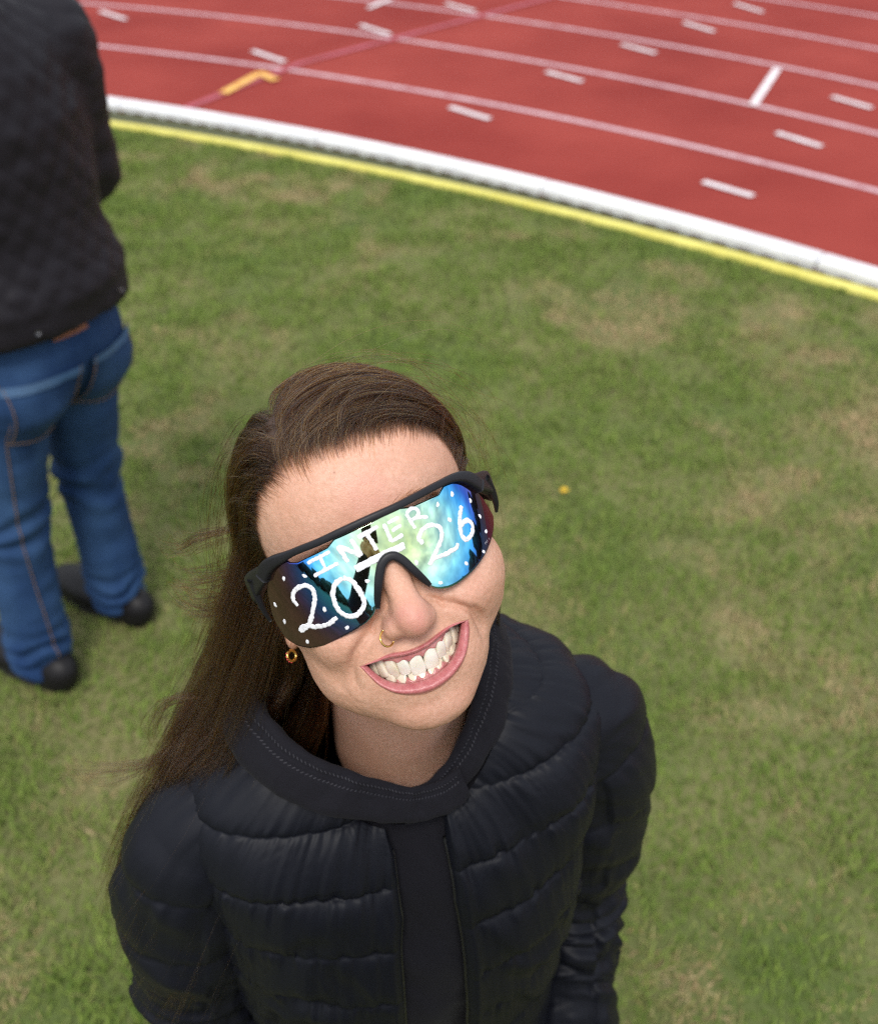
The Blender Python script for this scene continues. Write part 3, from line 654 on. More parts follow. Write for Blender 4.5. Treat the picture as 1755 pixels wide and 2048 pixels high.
# nose piece: a U-shaped rim with two legs
ns = np.array([-17.0, -15.6, -12.6, -8.4, -5.0, -1.0, 2.6, 6.0, 9.6, 12.6, 15.4, 17.2])/1000; nz = np.array([-28.4, -24.0, -17.2, -8.8, -4.0, -1.8, -2.2, -5.6, -12.6, -18.6, -24.0, -27.4])/1000
t_ = np.linspace(0, 1, 70); kn = np.r_[0, np.cumsum(np.hypot(np.diff(ns), np.diff(nz)))]; kn /= kn[-1]
a_ = spline(kn, ns, t_); b_ = spline(kn, nz, t_); path = lens_pt(a_, b_, np.full_like(a_, .0004)-.0015*sstep(.0, .25, np.abs(t_-.5)-.25))
nrm_ = nrm(lens_pt(a_, b_, .001*np.ones_like(a_))-lens_pt(a_, b_, np.zeros_like(a_)))
tg = nrm(np.gradient(path, axis=0)); wv = np.cross(tg, nrm_); ang = np.linspace(0, 2*np.pi, 14, endpoint=False)
cx = np.sign(np.cos(ang))*np.abs(np.cos(ang))**.5; cz = np.sign(np.sin(ang))*np.abs(np.sin(ang))**.5; en = np.sin(np.pi*np.clip(t_, .012, .988))**.22
Pn = path[:, None]+(.0028*en)[:, None, None]*cx[None, :, None]*wv[:, None]+(.0030*en)[:, None, None]*cz[None, :, None]*nrm_[:, None]
mob('nose_piece', g2w(Pn.reshape(-1, 3)), [tuple(q) for q in grid(70, 14, False, True)]+[tuple(range(14))[::-1], tuple(range(69*14, 70*14))], M['frame'], sung)
# brush strokes of white paint
M['paint'] = mat('white_paint_marker', (.88, .88, .92), .55); bump(M['paint'], 900, .5, .0004, 3)
def thin_paint(m):
    t = m.node_tree; n = t.nodes; tc = N(n, 'ShaderNodeTexCoord'); no = N(n, 'ShaderNodeTexNoise'); no.inputs['Scale'].default_value = 420; no.inputs['Detail'].default_value = 5; no.inputs['Roughness'].default_value = .65
    mp_ = N(n, 'ShaderNodeMapRange'); mp_.inputs['From Min'].default_value = .30; mp_.inputs['From Max'].default_value = .46; mp_.inputs['To Min'].default_value = .45; mp_.inputs['To Max'].default_value = 1.0
    t.links.new(tc.outputs['Object'], no.inputs['Vector']); t.links.new(no.outputs['Fac'], mp_.inputs['Value']); t.links.new(mp_.outputs[0], n['Principled BSDF'].inputs['Alpha'])
thin_paint(M['paint'])
def stroke(name, pts, w, closed=False, par=lens, end=.75):
    pts = np.asarray(pts, float)/1000; kn = np.r_[0, np.cumsum(np.linalg.norm(np.diff(pts, axis=0), axis=1))]; L = kn[-1]; n = max(8, int(L/.0006))
    q = spline(kn/L, pts, np.linspace(0, 1, n)) if len(pts) > 2 else pts[0]+(pts[1]-pts[0])*np.linspace(0, 1, n)[:, None]
    t = nrm(np.gradient(q, axis=0)); nn = np.stack([-t[:, 1], t[:, 0]], -1); sd_ = rng.random()*50
    u = np.arange(n)*.0006
    wl_ = w/2000*(1+.20*vnoise(np.stack([u*700+sd_, 0*u, 0*u], -1))+.16*vnoise(np.stack([u*2200+sd_, 0*u+3, 0*u], -1)))
    wr_ = w/2000*(1+.20*vnoise(np.stack([u*700+sd_, 0*u+7, 0*u], -1))+.16*vnoise(np.stack([u*2200+sd_, 0*u+9, 0*u], -1)))
    if not closed:
        ee = np.minimum(np.arange(n), np.arange(n)[::-1])*.0006/(w/2000); cap = np.sqrt(np.clip(1-(1-np.clip(ee+(.25 if end < 1 else .03), 0, 1))**2, 0, 1)); wl_ *= cap; wr_ *= cap
    cols = []
    for k, hgt in ((-1, -.0002), (-.97, .00010), (-.45, .00015), (.0, .00012), (.45, .00015), (.97, .00010), (1, -.0002)):
        ww = (wl_ if k < 0 else wr_)*k; p = q+nn*ww[:, None]
        hh_ = hgt+(.00004*vnoise(np.stack([u*1500, 0*u+k*3, 0*u+sd_], -1)) if abs(k) < .9 else 0*u)
        cols.append(lens_pt(p[:, 0], p[:, 1], hh_))
    Pp = np.stack(cols, 1)[:, ::-1]
    return mob(name, g2w(Pp.reshape(-1, 3)), grid(n, 7), M['paint'], par)
def letter(label, strokes, w=2.6):
    root = None
    vs, fs, o = [], [], 0
    objs = [stroke('painted_letter', s, w) for s in strokes]
    # one letter = one mesh: merge its strokes
    for ob in objs:
        me = ob.data; c = np.zeros(len(me.vertices)*3, np.float32); me.vertices.foreach_get('co', c); c = c.reshape(-1, 3); vs.append(c)
        fs += [tuple(i+o for i in p.vertices) for p in me.polygons]; o += len(c); bpy.data.objects.remove(ob)
    ob = mob('painted_letter', np.concatenate(vs)+ORI[sung.name], fs, M['paint'], lens); ob['label'] = label; return ob
letter('white hand painted letter I on the lens', [[(-47, 11), (-30.8, 13.3)], [(-37.9, 11.4), (-37.4, 4.4)], [(-46.2, 2.7), (-28.7, 5.3)]], 2.3)
letter('white hand painted letter N on the lens', [[(-25.3, 14.8), (-23.2, 3.9)], [(-24.9, 14.6), (-14.8, 4.7)], [(-16.6, 15.8), (-14.6, 4.6)]], 2.9)
letter('white hand painted letter T on the lens', [[(-12.4, 15.2), (.8, 17.0)], [(-6.8, 15.6), (-4.8, 4.5)]], 2.7)
letter('white hand painted letter E on the lens', [[(4.5, 17.0), (4.6, 6.0)], [(6.6, 16.6), (14.1, 17.3)], [(7.3, 11.4), (13.7, 12.5)], [(4.5, 5.9), (12.6, 6.9)]], 2.4)
letter('white hand painted letter R on the lens', [[(19.2, 17.5), (20.9, 7.6)], [(19.2, 17.5), (23.1, 18.9), (25.9, 17.8), (26.3, 14.7), (24.4, 13.2), (21.1, 13.0)], [(22.2, 13.3), (26.7, 12.1), (31.2, 10.6)]], 2.3)
ob = letter('white painted underline below the word', [[(-20.9, -.4), (-4.4, 1.2), (11.3, 1.7)], [(-20.4, -2.5), (-5.1, -.7), (11.0, -.2)]], 2.5); ob.name = 'painted_underline'
letter('white hand painted numeral two of twenty', [[(-65.6, -11.7), (-67.1, -7.3), (-64.7, -3.4), (-58.8, -.9), (-53.3, -1.3), (-50.4, -4.5), (-51.0, -8.6), (-54.9, -15.3), (-59.4, -21.1), (-63.6, -24.7), (-69.5, -27.3), (-72.0, -27.7)],
        [(-72.4, -27.4), (-70.4, -25.6), (-67.5, -25.0), (-64.1, -25.6), (-56.7, -27.4), (-49.5, -27.5), (-42.2, -25.1)]], 3.0)
zero = stroke('painted_letter', [(-29.6, -4.1), (-35.5, -5.7), (-38.9, -10.2), (-40.1, -16.6), (-39.0, -22.2), (-34.8, -26.5), (-30.3, -27.5), (-25.6, -25.3), (-23.0, -21.0), (-23.0, -16.2), (-24.1, -10.6), (-26.1, -6.1), (-29.6, -4.1)], 3.1, True); zero['label'] = 'white hand painted numeral zero'
letter('white hand painted numeral two of twenty six', [[(21.8, -2.6), (20.8, .9), (23.4, 4.0), (27.9, 5.7), (33.2, 4.5), (36.3, 1.2), (35.2, -3.1), (31.4, -7.4), (26.5, -11.6), (20.9, -15.9)], [(21.2, -15.7), (25.3, -13.5), (31.2, -14.0), (38.3, -13.8), (42.6, -13.2), (44.2, -11.4)]], 2.8)
six = stroke('painted_letter', [(58.1, 7.6), (54.7, 4.4), (51.5, -.4), (49.5, -5.6), (49.2, -9.4), (51.2, -11.8), (55.5, -11.4), (59.4, -8.4), (60.6, -4.9), (58.5, -2.1), (54.6, -1.5), (50.6, -3.2)], 3.1); six['label'] = 'white hand painted numeral six'
for (a, b) in [(-67.9, 6.5), (-52.2, 4.5), (-85.5, -8.0), (-83.0, -19.5), (-69.8, -35.1), (-38.8, -33.0), (-48.1, -18.3), (-16.8, -10.5), (54.1, 16.7), (40.7, 14.8), (44.7, 3.5), (67.7, 8.0), (71.1, -3.5), (71.6, -13.7), (62.1, -24.0), (44.9, -25.0), (23.5, -28.4), (14.0, -11.4)]:
    aa = rng.random()*6.3; l_ = 2.0+.6*rng.random(); d_ = np.array([math.cos(aa), math.sin(aa)])*l_*.5
    stroke('painted_dot', [(a-d_[0], b-d_[1]), (a, b), (a+d_[0], b+d_[1])], 3.0+.6*rng.random(), end=1)
# the tiny category print near the lens rim
GL = dict(C=[[(1, .85), (.6, 1), (.1, .8), (0, .5), (.1, .2), (.6, 0), (1, .15)]], A=[[(0, 0), (.5, 1)], [(.5, 1), (1, 0)], [(.2, .4), (.8, .4)]], T=[[(0, 1), (1, 1)], [(.5, 1), (.5, 0)]])
GL['.'] = [[(.3, 0), (.5, .05)]]; GL['3'] = [[(0, .9), (.6, 1), (.9, .75), (.5, .52), (.95, .3), (.6, 0), (0, .1)]]
vs, fs, o = [], [], 0
for i, ch in enumerate('CAT.3'):
    for st in GL[ch]:
        stp = [(66.0+(i*1.35+px)*.98, -20.6+(i*.30)+py*1.2) for px, py in st]; ob = stroke('print', stp, .22)
        me = ob.data; c = np.zeros(len(me.vertices)*3, np.float32); me.vertices.foreach_get('co', c); c = c.reshape(-1, 3); vs.append(c); fs += [tuple(k+o for k in p.vertices) for p in me.polygons]; o += len(c); bpy.data.objects.remove(ob)
M['print'] = mat('grey_print', (.35, .33, .33), .5); mob('printed_mark', np.concatenate(vs)+ORI[sung.name], fs, M['print'], lens)

# ---------------------------------------------------------------- jewellery
M['gold'] = mat('gold', (.85, .55, .16), .18, Metallic=1.0)
def ring_pts(c, u, w, r, a0, a1, n=28):
    a = np.linspace(a0, a1, n)[:, None]; return np.asarray(c)+r*(np.cos(a)*np.asarray(u)+np.sin(a)*np.asarray(w))
u = nrm(np.array([-.80, -.55, .1])); w = nrm(np.array([-.05, -.25, -1.]))
c = np.array([-.0165, -.1085, -.0470])
v, f = tube(h2w(ring_pts(c, u, w, .0050, R_(-75), R_(135))), .00062, 10)
o = mob('nose_ring', v, f, M['gold'], origin=tuple(h2w(c))); tag(o, 'thin gold hoop ring through the woman\'s nostril', 'nose ring')
er = empty('hoop_earring', tuple(h2w((-.0735, .000, -.0560))))
v, f = tube(h2w(ring_pts((-.0765, -.0080, -.0560), nrm(np.array([-.75, -.6, 0])), np.array([0, 0, -1.]), .0036, 0, 2*np.pi*.999, 30)), .0010, 10); mob('hoop', v, f, M['gold'], er)
M['stone'] = mat('red_stone', (.6, .05, .06), .1, Coat_Weight=.6)
for k in range(5):
    p = ring_pts((-.0765, -.0080, -.0560), nrm(np.array([-.75, -.6, 0])), np.array([0, 0, -1.]), .0044, R_(-40+k*26), R_(-39+k*26), 2)[0]
    th_, ph_ = np.meshgrid(np.linspace(0, np.pi, 6), np.linspace(0, 2*np.pi, 8, endpoint=False), indexing='ij'); sp_ = np.stack([np.sin(th_)*np.cos(ph_), np.sin(th_)*np.sin(ph_), np.cos(th_)], -1).reshape(-1, 3)*.0007
    mob('gem', h2w(p)+sp_, grid(6, 8, False, True), M['stone'], er)
tag(er, 'small gold hoop earring with red stones below the woman\'s ear', 'earring')

# ================================================================ hair
MH = bpy.data.materials.new('dark_brown_hair'); MH.use_nodes = True
nt = MH.node_tree; nt.nodes.clear(); ho = N(nt.nodes, 'ShaderNodeOutputMaterial'); hb = N(nt.nodes, 'ShaderNodeBsdfHairPrincipled')
hb.parametrization = 'MELANIN'; hb.inputs['Melanin'].default_value = .60; hb.inputs['Melanin Redness'].default_value = .22
hb.inputs['Roughness'].default_value = .28; hb.inputs['Radial Roughness'].default_value = .45; hb.inputs['Random Color'].default_value = .6; hb.inputs['Random Roughness'].default_value = .3
nt.links.new(hb.outputs[0], ho.inputs['Surface'])
def hair_object(name, paths, radii, parent):
    """paths (n,k,3) world -> hair curves"""
    n, k, _ = paths.shape; hc = bpy.data.hair_curves.new(name); hc.add_curves([k]*n)
    hc.attributes['position'].data.foreach_set('vector', (paths-ORI[parent.name]).astype(np.float32).ravel())
    ra = hc.attributes.get('radius') or hc.attributes.new('radius', 'FLOAT', 'POINT'); ra.data.foreach_set('value', radii.astype(np.float32).ravel())
    hc.materials.append(MH); return put(bpy.data.objects.new(name, hc), parent)
PART = np.array([-.036, -.050, .088])                # where the hair parts, above the brow on her right
def cast_fast(d):
    t = np.full(len(d), .16)
    for _ in range(30): t = t-hsd(HC+d*t[:, None])*.9
    return t
def scalp_roots(n, test):
    out = []
    while sum(map(len, out)) < n:
        d = nrm(rng.normal(size=(n*3, 3))); t = cast_fast(d); p = HC+d*t[:, None]; a = np.degrees(np.arctan2(np.abs(p[:, 0]), -p[:, 1]))
        out.append(p[(p[:, 2] > hairline(a, 0)+.0005+.0050*fbm(p*70, 3)-.004*rng.random(len(p))) & (t < .16) & test(p)])
    return np.concatenate(out)[:n]
WIND = HR.T@np.array([-1., 0, 0]); DOWN = HR.T@np.array([0, 0, -1.])
def grow(root, side, K=64, ds=.0075, off=.006, wild=0.0, seed=0, length=None):
    p = root.copy(); P_ = [p.copy()]; n = len(p); vel = None; free = np.zeros(n)
    ph = rng.random((n, 3))*40; offk = off*(.40+1.15*rng.random(n))
    for k in range(1, K):
        nn = sdf_normal(hsd, p, .003); s = k*ds; d = hsd(p)
        fx = np.where(side[:, None] > 0, np.array([1., .30, -.05]), np.array([-.92, .42, -.30]))
        early = np.clip(1-s/.030, 0, 1)[..., None] if np.ndim(s) else max(0, 1-s/.030)
        fx = fx*(1-.65*early)+np.array([0, .55, .75])*early*.9+np.where(side[:, None] > 0, np.array([-.45, 0, 0]), np.array([.30, 0, 0]))*early
        # lower down the hair turns back behind the ear and then falls
        low_ = sstep(.045, -.015, p[:, 2])[:, None]
        fx = fx*(1-low_)+np.where(side[:, None] > 0, np.array([.10, .75, -.65]), np.array([-.10, .45, -.9]))*low_
        t = nrm(fx-np.sum(fx*nn, -1, keepdims=True)*nn)
        zw = h2w(p)[:, 2]; b = sstep(1.49, 1.37, zw)[:, None]
        fall = nrm(HR.T@np.array([-.36, -.18, -1.])*(1-b)+(HR.T@np.array([-.52, -.42, -1.0]))*b) if True else 0
        start = ((p[:, 1] > -.030) & (p[:, 2] < .050)) | (p[:, 2] < -.02)
        start = np.where(side > 0, (p[:, 1] > .03) & (p[:, 2] < .02), start)
        free = np.clip(free+np.where(start | (free > 0), .09, 0), 0, 1); fr = free[:, None]
        fdir = np.where(side[:, None] > 0, nrm(DOWN+.25*np.array([0, 1., 0])), fall)
        v_ = nrm(t*(1-fr)+fdir*fr)
        w = np.stack([vnoise(p*16+ph), vnoise(p*16+ph+9), vnoise(p*16+ph+21)], -1)*wild
        v_ = nrm(v_+w); vel = v_ if vel is None else nrm(vel*.55+v_*.45)
        p = p+vel*ds
        d = hsd(p); tgt = offk*np.clip(s/.02, .08, 1)*(1+.6*(1-fr[:, 0])*0)
        corr = np.where(d < tgt, tgt-d, (tgt-d)*(1-fr[:, 0])*.55*(wild < .2)); p = p+nn*corr[:, None]
        P_.append(p.copy())
    return np.stack(P_, 1)
def side_of(p): return np.where(p[:, 0] > PART[0]+.25*(p[:, 1]-PART[1])*.3+.004*vnoise(p*90), 1, -1)
def children(guides, per, spread, r0, wisp=.0, tipk=.35, cmin=.8):
    n, K, _ = guides.shape; G = np.repeat(guides, per, 0); m = len(G); u = np.linspace(0, 1, K)[None, :, None]
    o = rng.normal(size=(m, 1, 3)); o = o/np.linalg.norm(o, axis=-1, keepdims=True)*rng.random((m, 1, 1))**.4*spread
    G = G+o*((1-tipk)*(1-u)**1.3+tipk+.25*np.sin(u*np.pi)*0)
    ph = rng.random((m, 1, 1))*6.28; fr = rng.normal(1, .3, (m, 1, 1)); ax = nrm(rng.normal(size=(m, 1, 3)))
    G = G+ax*np.sin(u*7*fr+ph)*wisp*u**.8
    cut = cmin+(1-cmin)*rng.random((m, 1)); src = np.clip(np.arange(K)[None]*cut, 0, K-1); i0 = np.floor(src).astype(int); i1 = np.minimum(i0+1, K-1); w = (src-i0)[..., None]
    G = np.take_along_axis(G, i0[..., None].repeat(3, 2), 1)*(1-w)+np.take_along_axis(G, i1[..., None].repeat(3, 2), 1)*w
    rad_ = r0*(.75+.5*rng.random((m, 1)))*np.clip(1.15-np.linspace(0, 1, K)[None]**2*.85, .2, 1)*np.clip(.30+np.linspace(0, 1, K)[None]*8, 0, 1)
    return G, rad_
HP, HRd = [], []
def add(g, r): HP.append(h2w(g)); HRd.append(r)
# right of the parting (over the crown)
HZ = lambda p: p[:, 2]-hairline(np.degrees(np.arctan2(np.abs(p[:, 0]), -p[:, 1])), 0)
rt = scalp_roots(900, lambda p: (side_of(p) > 0) & (p[:, 1] < .05) & (HZ(p) > .010+.010*rng.random(len(p))))
g_ = grow(rt, np.ones(len(rt)), K=48, ds=.0062, off=.0068, wild=.13); add(*children(g_, 17, .0026, .00012, .0018, .6))
# left of the parting, long and falling over the shoulder
lt = scalp_roots(900, lambda p: (side_of(p) < 0) & (p[:, 1] < .075) & (HZ(p) > .010+.008*rng.random(len(p))))
g_ = grow(lt, -np.ones(len(lt)), K=48, ds=.0084, off=.0068, wild=.12); add(*children(g_, 19, .0030, .00012, .0050, .55, .50))
# hairline: fine short roots
fr_ = scalp_roots(8000, lambda p: (HZ(p) < .022) & (p[:, 1] < .0) & (rng.random(len(p)) < .06+.94*sstep(-.002, .016, HZ(p))))
g_ = grow(fr_, side_of(fr_), K=48, ds=.0042, off=.0042, wild=.19); add(*children(g_, 1, .0005, .000075, .0012, .8, .35))
# flyaways
fw_ = scalp_roots(240, lambda p: p[:, 1] < .06)
g_ = grow(fw_, side_of(fw_), K=48, ds=.0062, off=.011, wild=.42); add(*children(g_, 1, .001, .000075, .006, .7))
fw_ = scalp_roots(110, lambda p: (side_of(p) < 0) & (p[:, 1] < .06))
g_ = grow(fw_, -np.ones(len(fw_)), K=48, ds=.0098, off=.012, wild=.30); add(*children(g_, 2, .002, .00008, .012, .7))
# locks from behind the ear, curving out over the shoulder
LK0 = np.array([(-.120, .515, 1.490), (-.125, .510, 1.462), (-.143, .508, 1.425), (-.172, .500, 1.383), (-.205, .488, 1.345), (-.228, .478, 1.312)])
LK1 = np.array([(-.104, .500, 1.470), (-.106, .497, 1.440), (-.118, .490, 1.412), (-.146, .482, 1.388), (-.180, .474, 1.362), (-.205, .470, 1.335)])
LK2 = np.array([(-.138, .525, 1.500), (-.155, .525, 1.462), (-.180, .520, 1.420), (-.206, .512, 1.374), (-.218, .494, 1.340), (-.238, .470, 1.290)])
gs = []
for k in range(95):
    a_, b_ = rng.random(2); b_ *= (1-a_) if k % 3 else 1; base = LK0*(1-a_)*(1-b_)+LK1*a_*(1-b_)+LK2*b_
    base = base+rng.normal(0, .004, (1, 3))+rng.normal(0, .0055, base.shape)*np.linspace(.3, 1.2, len(base))[:, None]; gs.append(spline(np.linspace(0, 1, len(base)), base, np.linspace(0, 1, 48)))
gw, gr = children(np.array(gs), 26, .0042, .00011, .004, .8, .55); HP.append(gw); HRd.append(gr)
# wind-blown wisps at the side of the head and by the shoulder
WS = [[(-.130, .512, 1.497), (-.152, .520, 1.489), (-.176, .532, 1.478), (-.190, .536, 1.484), (-.183, .534, 1.492)], [(-.128, .512, 1.492), (-.150, .518, 1.480), (-.178, .530, 1.470), (-.196, .532, 1.468)],
      [(-.135, .520, 1.520), (-.160, .528, 1.505), (-.180, .535, 1.495), (-.186, .534, 1.507)], [(-.140, .530, 1.545), (-.165, .535, 1.535), (-.185, .540, 1.520), (-.192, .540, 1.535)],
      [(-.200, .495, 1.365), (-.225, .490, 1.345), (-.262, .488, 1.335), (-.300, .490, 1.338)], [(-.200, .495, 1.360), (-.232, .480, 1.320), (-.262, .455, 1.255), (-.282, .434, 1.190)],
      [(-.176, .505, 1.400), (-.205, .510, 1.392), (-.220, .505, 1.368), (-.214, .495, 1.340)]]
gs = []
for w_ in WS:
    for _ in range(15):
        b_ = np.array(w_); b_ = b_+rng.normal(0, .003, (1, 3))+rng.normal(0, .004, b_.shape)*np.linspace(.2, 1.3, len(b_))[:, None]; gs.append(spline(np.linspace(0, 1, len(b_)), b_, np.linspace(0, 1, 48)))
gw, gr = children(np.array(gs), 5, .0020, .00009, .003, 1., .6); HP.append(gw); HRd.append(gr)
paths = np.concatenate(HP); rads = np.concatenate(HRd)
hair = hair_object('hair', paths, rads, woman); hair['label'] = 'long straight dark brown hair swept back and over one shoulder'
# eyebrows
bp = []
for sg in (-1, 1):
    for k in range(170):
        u = rng.random(); xx = sg*(.012+.040*u); zz = (.0225 if sg > 0 else .0105)+.0055*math.sin(u*2.2)+rng.normal(0, .0016)*(1-.5*u)
        d = nrm(np.array([[xx, -.098, zz]])-HC); p = (HC+d*cast(d)[:, None])[0]; dr = nrm(np.array([sg*1., .35*u, .55-.8*u]))
        n_ = nrm(p-HC); bp.append([p+dr*.0011*j+n_*(.0003+.0006*math.sin(j/5*2.4)) for j in range(6)])
bp = np.array(bp); mob_r = np.full(bp.shape[:2], .00007)*np.linspace(1, .4, 6); hair_object('eyebrows', h2w(bp), mob_r, woman)

# ================================================================ her clothes
TO = np.array([-.039, .520, 0]); TYAW = R_(18)
def t2w(p):
    p = np.array(p, float); c, s = math.cos(TYAW), math.sin(TYAW)
    p[..., 2] += .14*np.clip(p[..., 0]-.03, 0, .2)*sstep(1.05, 1.28, p[..., 2])      # her left shoulder is held a little higher
    return np.stack([p[..., 0]*c-p[..., 1]*s, p[..., 0]*s+p[..., 1]*c, p[..., 2]], -1)+TO
M['nylon'] = mat('black_nylon', (.0065, .0073, .0120), .50, Specular_IOR_Level=.19); bump(M['nylon'], 1800, .12, .0004, 2); bump(M['nylon'], 60, .15, .002, 4)
M['cotton'] = mat('black_cotton', (.0065, .0060, .0098), .85, Sheen_Weight=.03, Specular_IOR_Level=.25); bump(M['cotton'], 2600, .35, .0005, 2)
M['thread'] = mat('dark_thread', (.020, .019, .027), .7)
# rings: half width, front depth, back depth, z at front / side / back
RINGS = np.array([
    (.080, .070, .066, 1.322, 1.392, 1.412), (.098, .082, .076, 1.312, 1.388, 1.404), (.124, .096, .090, 1.290, 1.376, 1.380), (.156, .108, .100, 1.262, 1.352, 1.346),
    (.172, .117, .107, 1.222, 1.314, 1.298), (.168, .127, .113, 1.170, 1.245, 1.230), (.163, .133, .113, 1.100, 1.150, 1.140), (.152, .128, .106, 1.020, 1.040, 1.035), (.152, .126, .106, .940, .950, .945), (.166, .134, .120, .850, .850, .850)])
def torso(u, v, inset=0.0):
    """u: angle (0 = front, + = her left), v: 0 neck .. 1 hem; torso frame"""
    k = spline(np.linspace(0, 1, len(RINGS)), RINGS, v); a, bf, bb, zf, zs, zb = np.moveaxis(k, -1, 0)
    s, c = np.sin(u), np.cos(u); e = .88
    X = np.sign(s)*np.abs(s)**e*(a-inset); Yf = np.where(c > 0, -(bf-inset), (bb-inset))*np.abs(c)**e
    w = np.abs(s)**1.6; Z = np.where(c > 0, zf, zb)*(1-w)+zs*w
    return np.stack([X, Yf, Z], -1)
def quilt(z, lines, sharp=.30):
    """0 in the seams, 1 on the puffs, for seam heights given in 'lines' (descending)"""
    L = np.asarray(lines)[::-1]; i = np.clip(np.searchsorted(L, z)-1, 0, len(L)-2); t = np.clip((z-L[i])/(L[i+1]-L[i]), 0, 1)
    return (1-np.abs(2*t-1)**3.0)**.55, t, i
LINES = [1.52, 1.378, 1.340, 1.288, 1.230, 1.170, 1.108, 1.045, .980, .915, .85, .78]
def jacket_torso():
    nu, nv = 460, 330; v = np.linspace(.05, 1, nv)
    base = None; q = np.linspace(-1, 1, nu)
    gap = np.interp(v, [0, .15, .35, .6, 1], [.25, .155, .105, .13, .165])
    gl_, gr_ = gap*1.12, gap*.90
    ug = np.where(q[:, None] < 0, -np.pi+(q[:, None]+1)*(np.pi), 0)
    # u runs from the left front edge round the back to the right front edge
    t = (q[:, None]+1)/2; U_ = gr_[None]+t*(2*np.pi-gl_[None]-gr_[None])
    B = torso(U_, np.broadcast_to(v, U_.shape)); Nn_ = grid_normals(B); 
    if np.mean(np.sum(Nn_*np.stack([B[..., 0], B[..., 1], 0*B[..., 0]], -1), -1)) < 0: Nn_ = -Nn_
    x, y, z = np.moveaxis(B, -1, 0); wz = z+.012*vnoise(np.stack([x*9, y*9, z*4], -1))*.35+.10*np.abs(x)*0
    wz = wz-.05*np.abs(x)*(z < 1.30)*.6
    qd, tq, iq = quilt(wz, LINES); cell = vnoise(np.stack([x*14, y*14, iq*5.7], -1))
    arc = np.arctan2(x, -y)*.17
    puck = fbm(np.stack([arc*190, wz*14, iq*3.1], -1), 3); seam = 1-qd
    fold_ = fbm(np.stack([arc*26+wz*9, wz*10, 0*x+2], -1), 3)
    dsp = .0042*qd*(1+.35*cell)+.0036*puck*(.22+2.0*seam*qd)*(1-.6*sstep(1.30, 1.36, z))+.0036*fold_*qd
    edge = np.minimum(t, 1-t)*np.ones_like(z)*2*np.pi*.16; dsp *= sstep(0, .014, edge)*.75+.25
    dsp += .004*np.exp(-((edge-.006)/.004)**2)                       # the placket cord
    # drag folds from the armhole to the zip
    dsp += .0035*np.sin((np.abs(x)*60+z*95)+3*fold_)*np.exp(-((np.abs(x)-.105)/.045)**2)*np.exp(-((z-1.13)/.11)**2)
    P_ = B+Nn_*dsp[..., None]
    return P_, Nn_
Pj, Nj = jacket_torso(); nu, nv = Pj.shape[:2]
# give the sheet a thickness: fold the front edges and the neck edge under
inner = Pj-Nj*.006; rows_ = np.concatenate([inner[:8][::-1]*1.0, Pj, inner[-8:][::-1]], 0)
jacket = mob('jacket', t2w(rows_.reshape(-1, 3)), grid(rows_.shape[0], nv)[:, ::-1], M['nylon'], woman); jacket['label'] = 'black quilted puffer jacket worn open over a hoodie'
def sleeve(sg):
    pts = np.array([(sg*.096, .002, 1.318), (sg*.122, .001, 1.310), (sg*.149, .000, 1.294), (sg*.170, -.001, 1.250), (sg*.181, .000, 1.160), (sg*.186, .004, 1.085), (sg*.186, .002, 1.010), (sg*.176, -.030, .940), (sg*.158, -.080, .885), (sg*.136, -.112, .850)])
    rr = np.array([.036, .0480, .0550, .0590, .0600, .0565, .0530, .050, .046, .042]); n, m = 300, 150
    t = np.linspace(0, 1, n); path = spline(np.linspace(0, 1, len(pts)), pts, t); rad_ = spline(np.linspace(0, 1, len(pts)), rr, t)
    T_ = nrm(np.gradient(path, axis=0)); ref = np.array([0, -1., 0]); u = nrm(ref-T_*(T_@ref)[:, None]); w = np.cross(T_, u); a = np.linspace(0, 2*np.pi, m, endpoint=False)
    dirn = np.cos(a)[None, :, None]*u[:, None]+np.sin(a)[None, :, None]*w[:, None]*1.0
    arcl = np.r_[0, np.cumsum(np.linalg.norm(np.diff(path, axis=0), axis=1))][:, None]*np.ones((1, m)); sk = arcl+.016*np.cos(a)[None]+.010*np.sin(a*2+sg)[None]*sstep(.05, .2, arcl)
    lines = np.arange(-.1, .9, .068); qd, tq, iq = quilt(sk, lines[::-1]); ar = a[None]*rad_[:, None]
    puck = fbm(np.stack([ar*120+sg*9, sk*16, iq*3.3], -1), 3); fo = fbm(np.stack([ar*18+sk*12, sk*20, 0*sk+sg*5], -1), 3)
    comp = np.exp(-((arcl-.36)/.10)**2)
    d = .0042*qd*(1+.3*fo)*sstep(.03, .09, arcl)+.0019*puck*(.3+1.8*qd*(1-qd))+.0040*fo+comp*.0045*np.sin(arcl*150+4*fo+np.cos(a)[None]*2)
    flat_ = np.where(np.cos(a)[None] > 0, 1.0, .93)
    P_ = path[:, None]+dirn*((rad_[:, None]*flat_+d)[..., None])
    # squash where it hangs against the body
    o = mob('sleeve', t2w(P_.reshape(-1, 3)), grid(n, m, False, True) if sg < 0 else grid(n, m, False, True), M['nylon'], jacket)
    return P_
SLV = {sg: sleeve(sg) for sg in (-1, 1)}
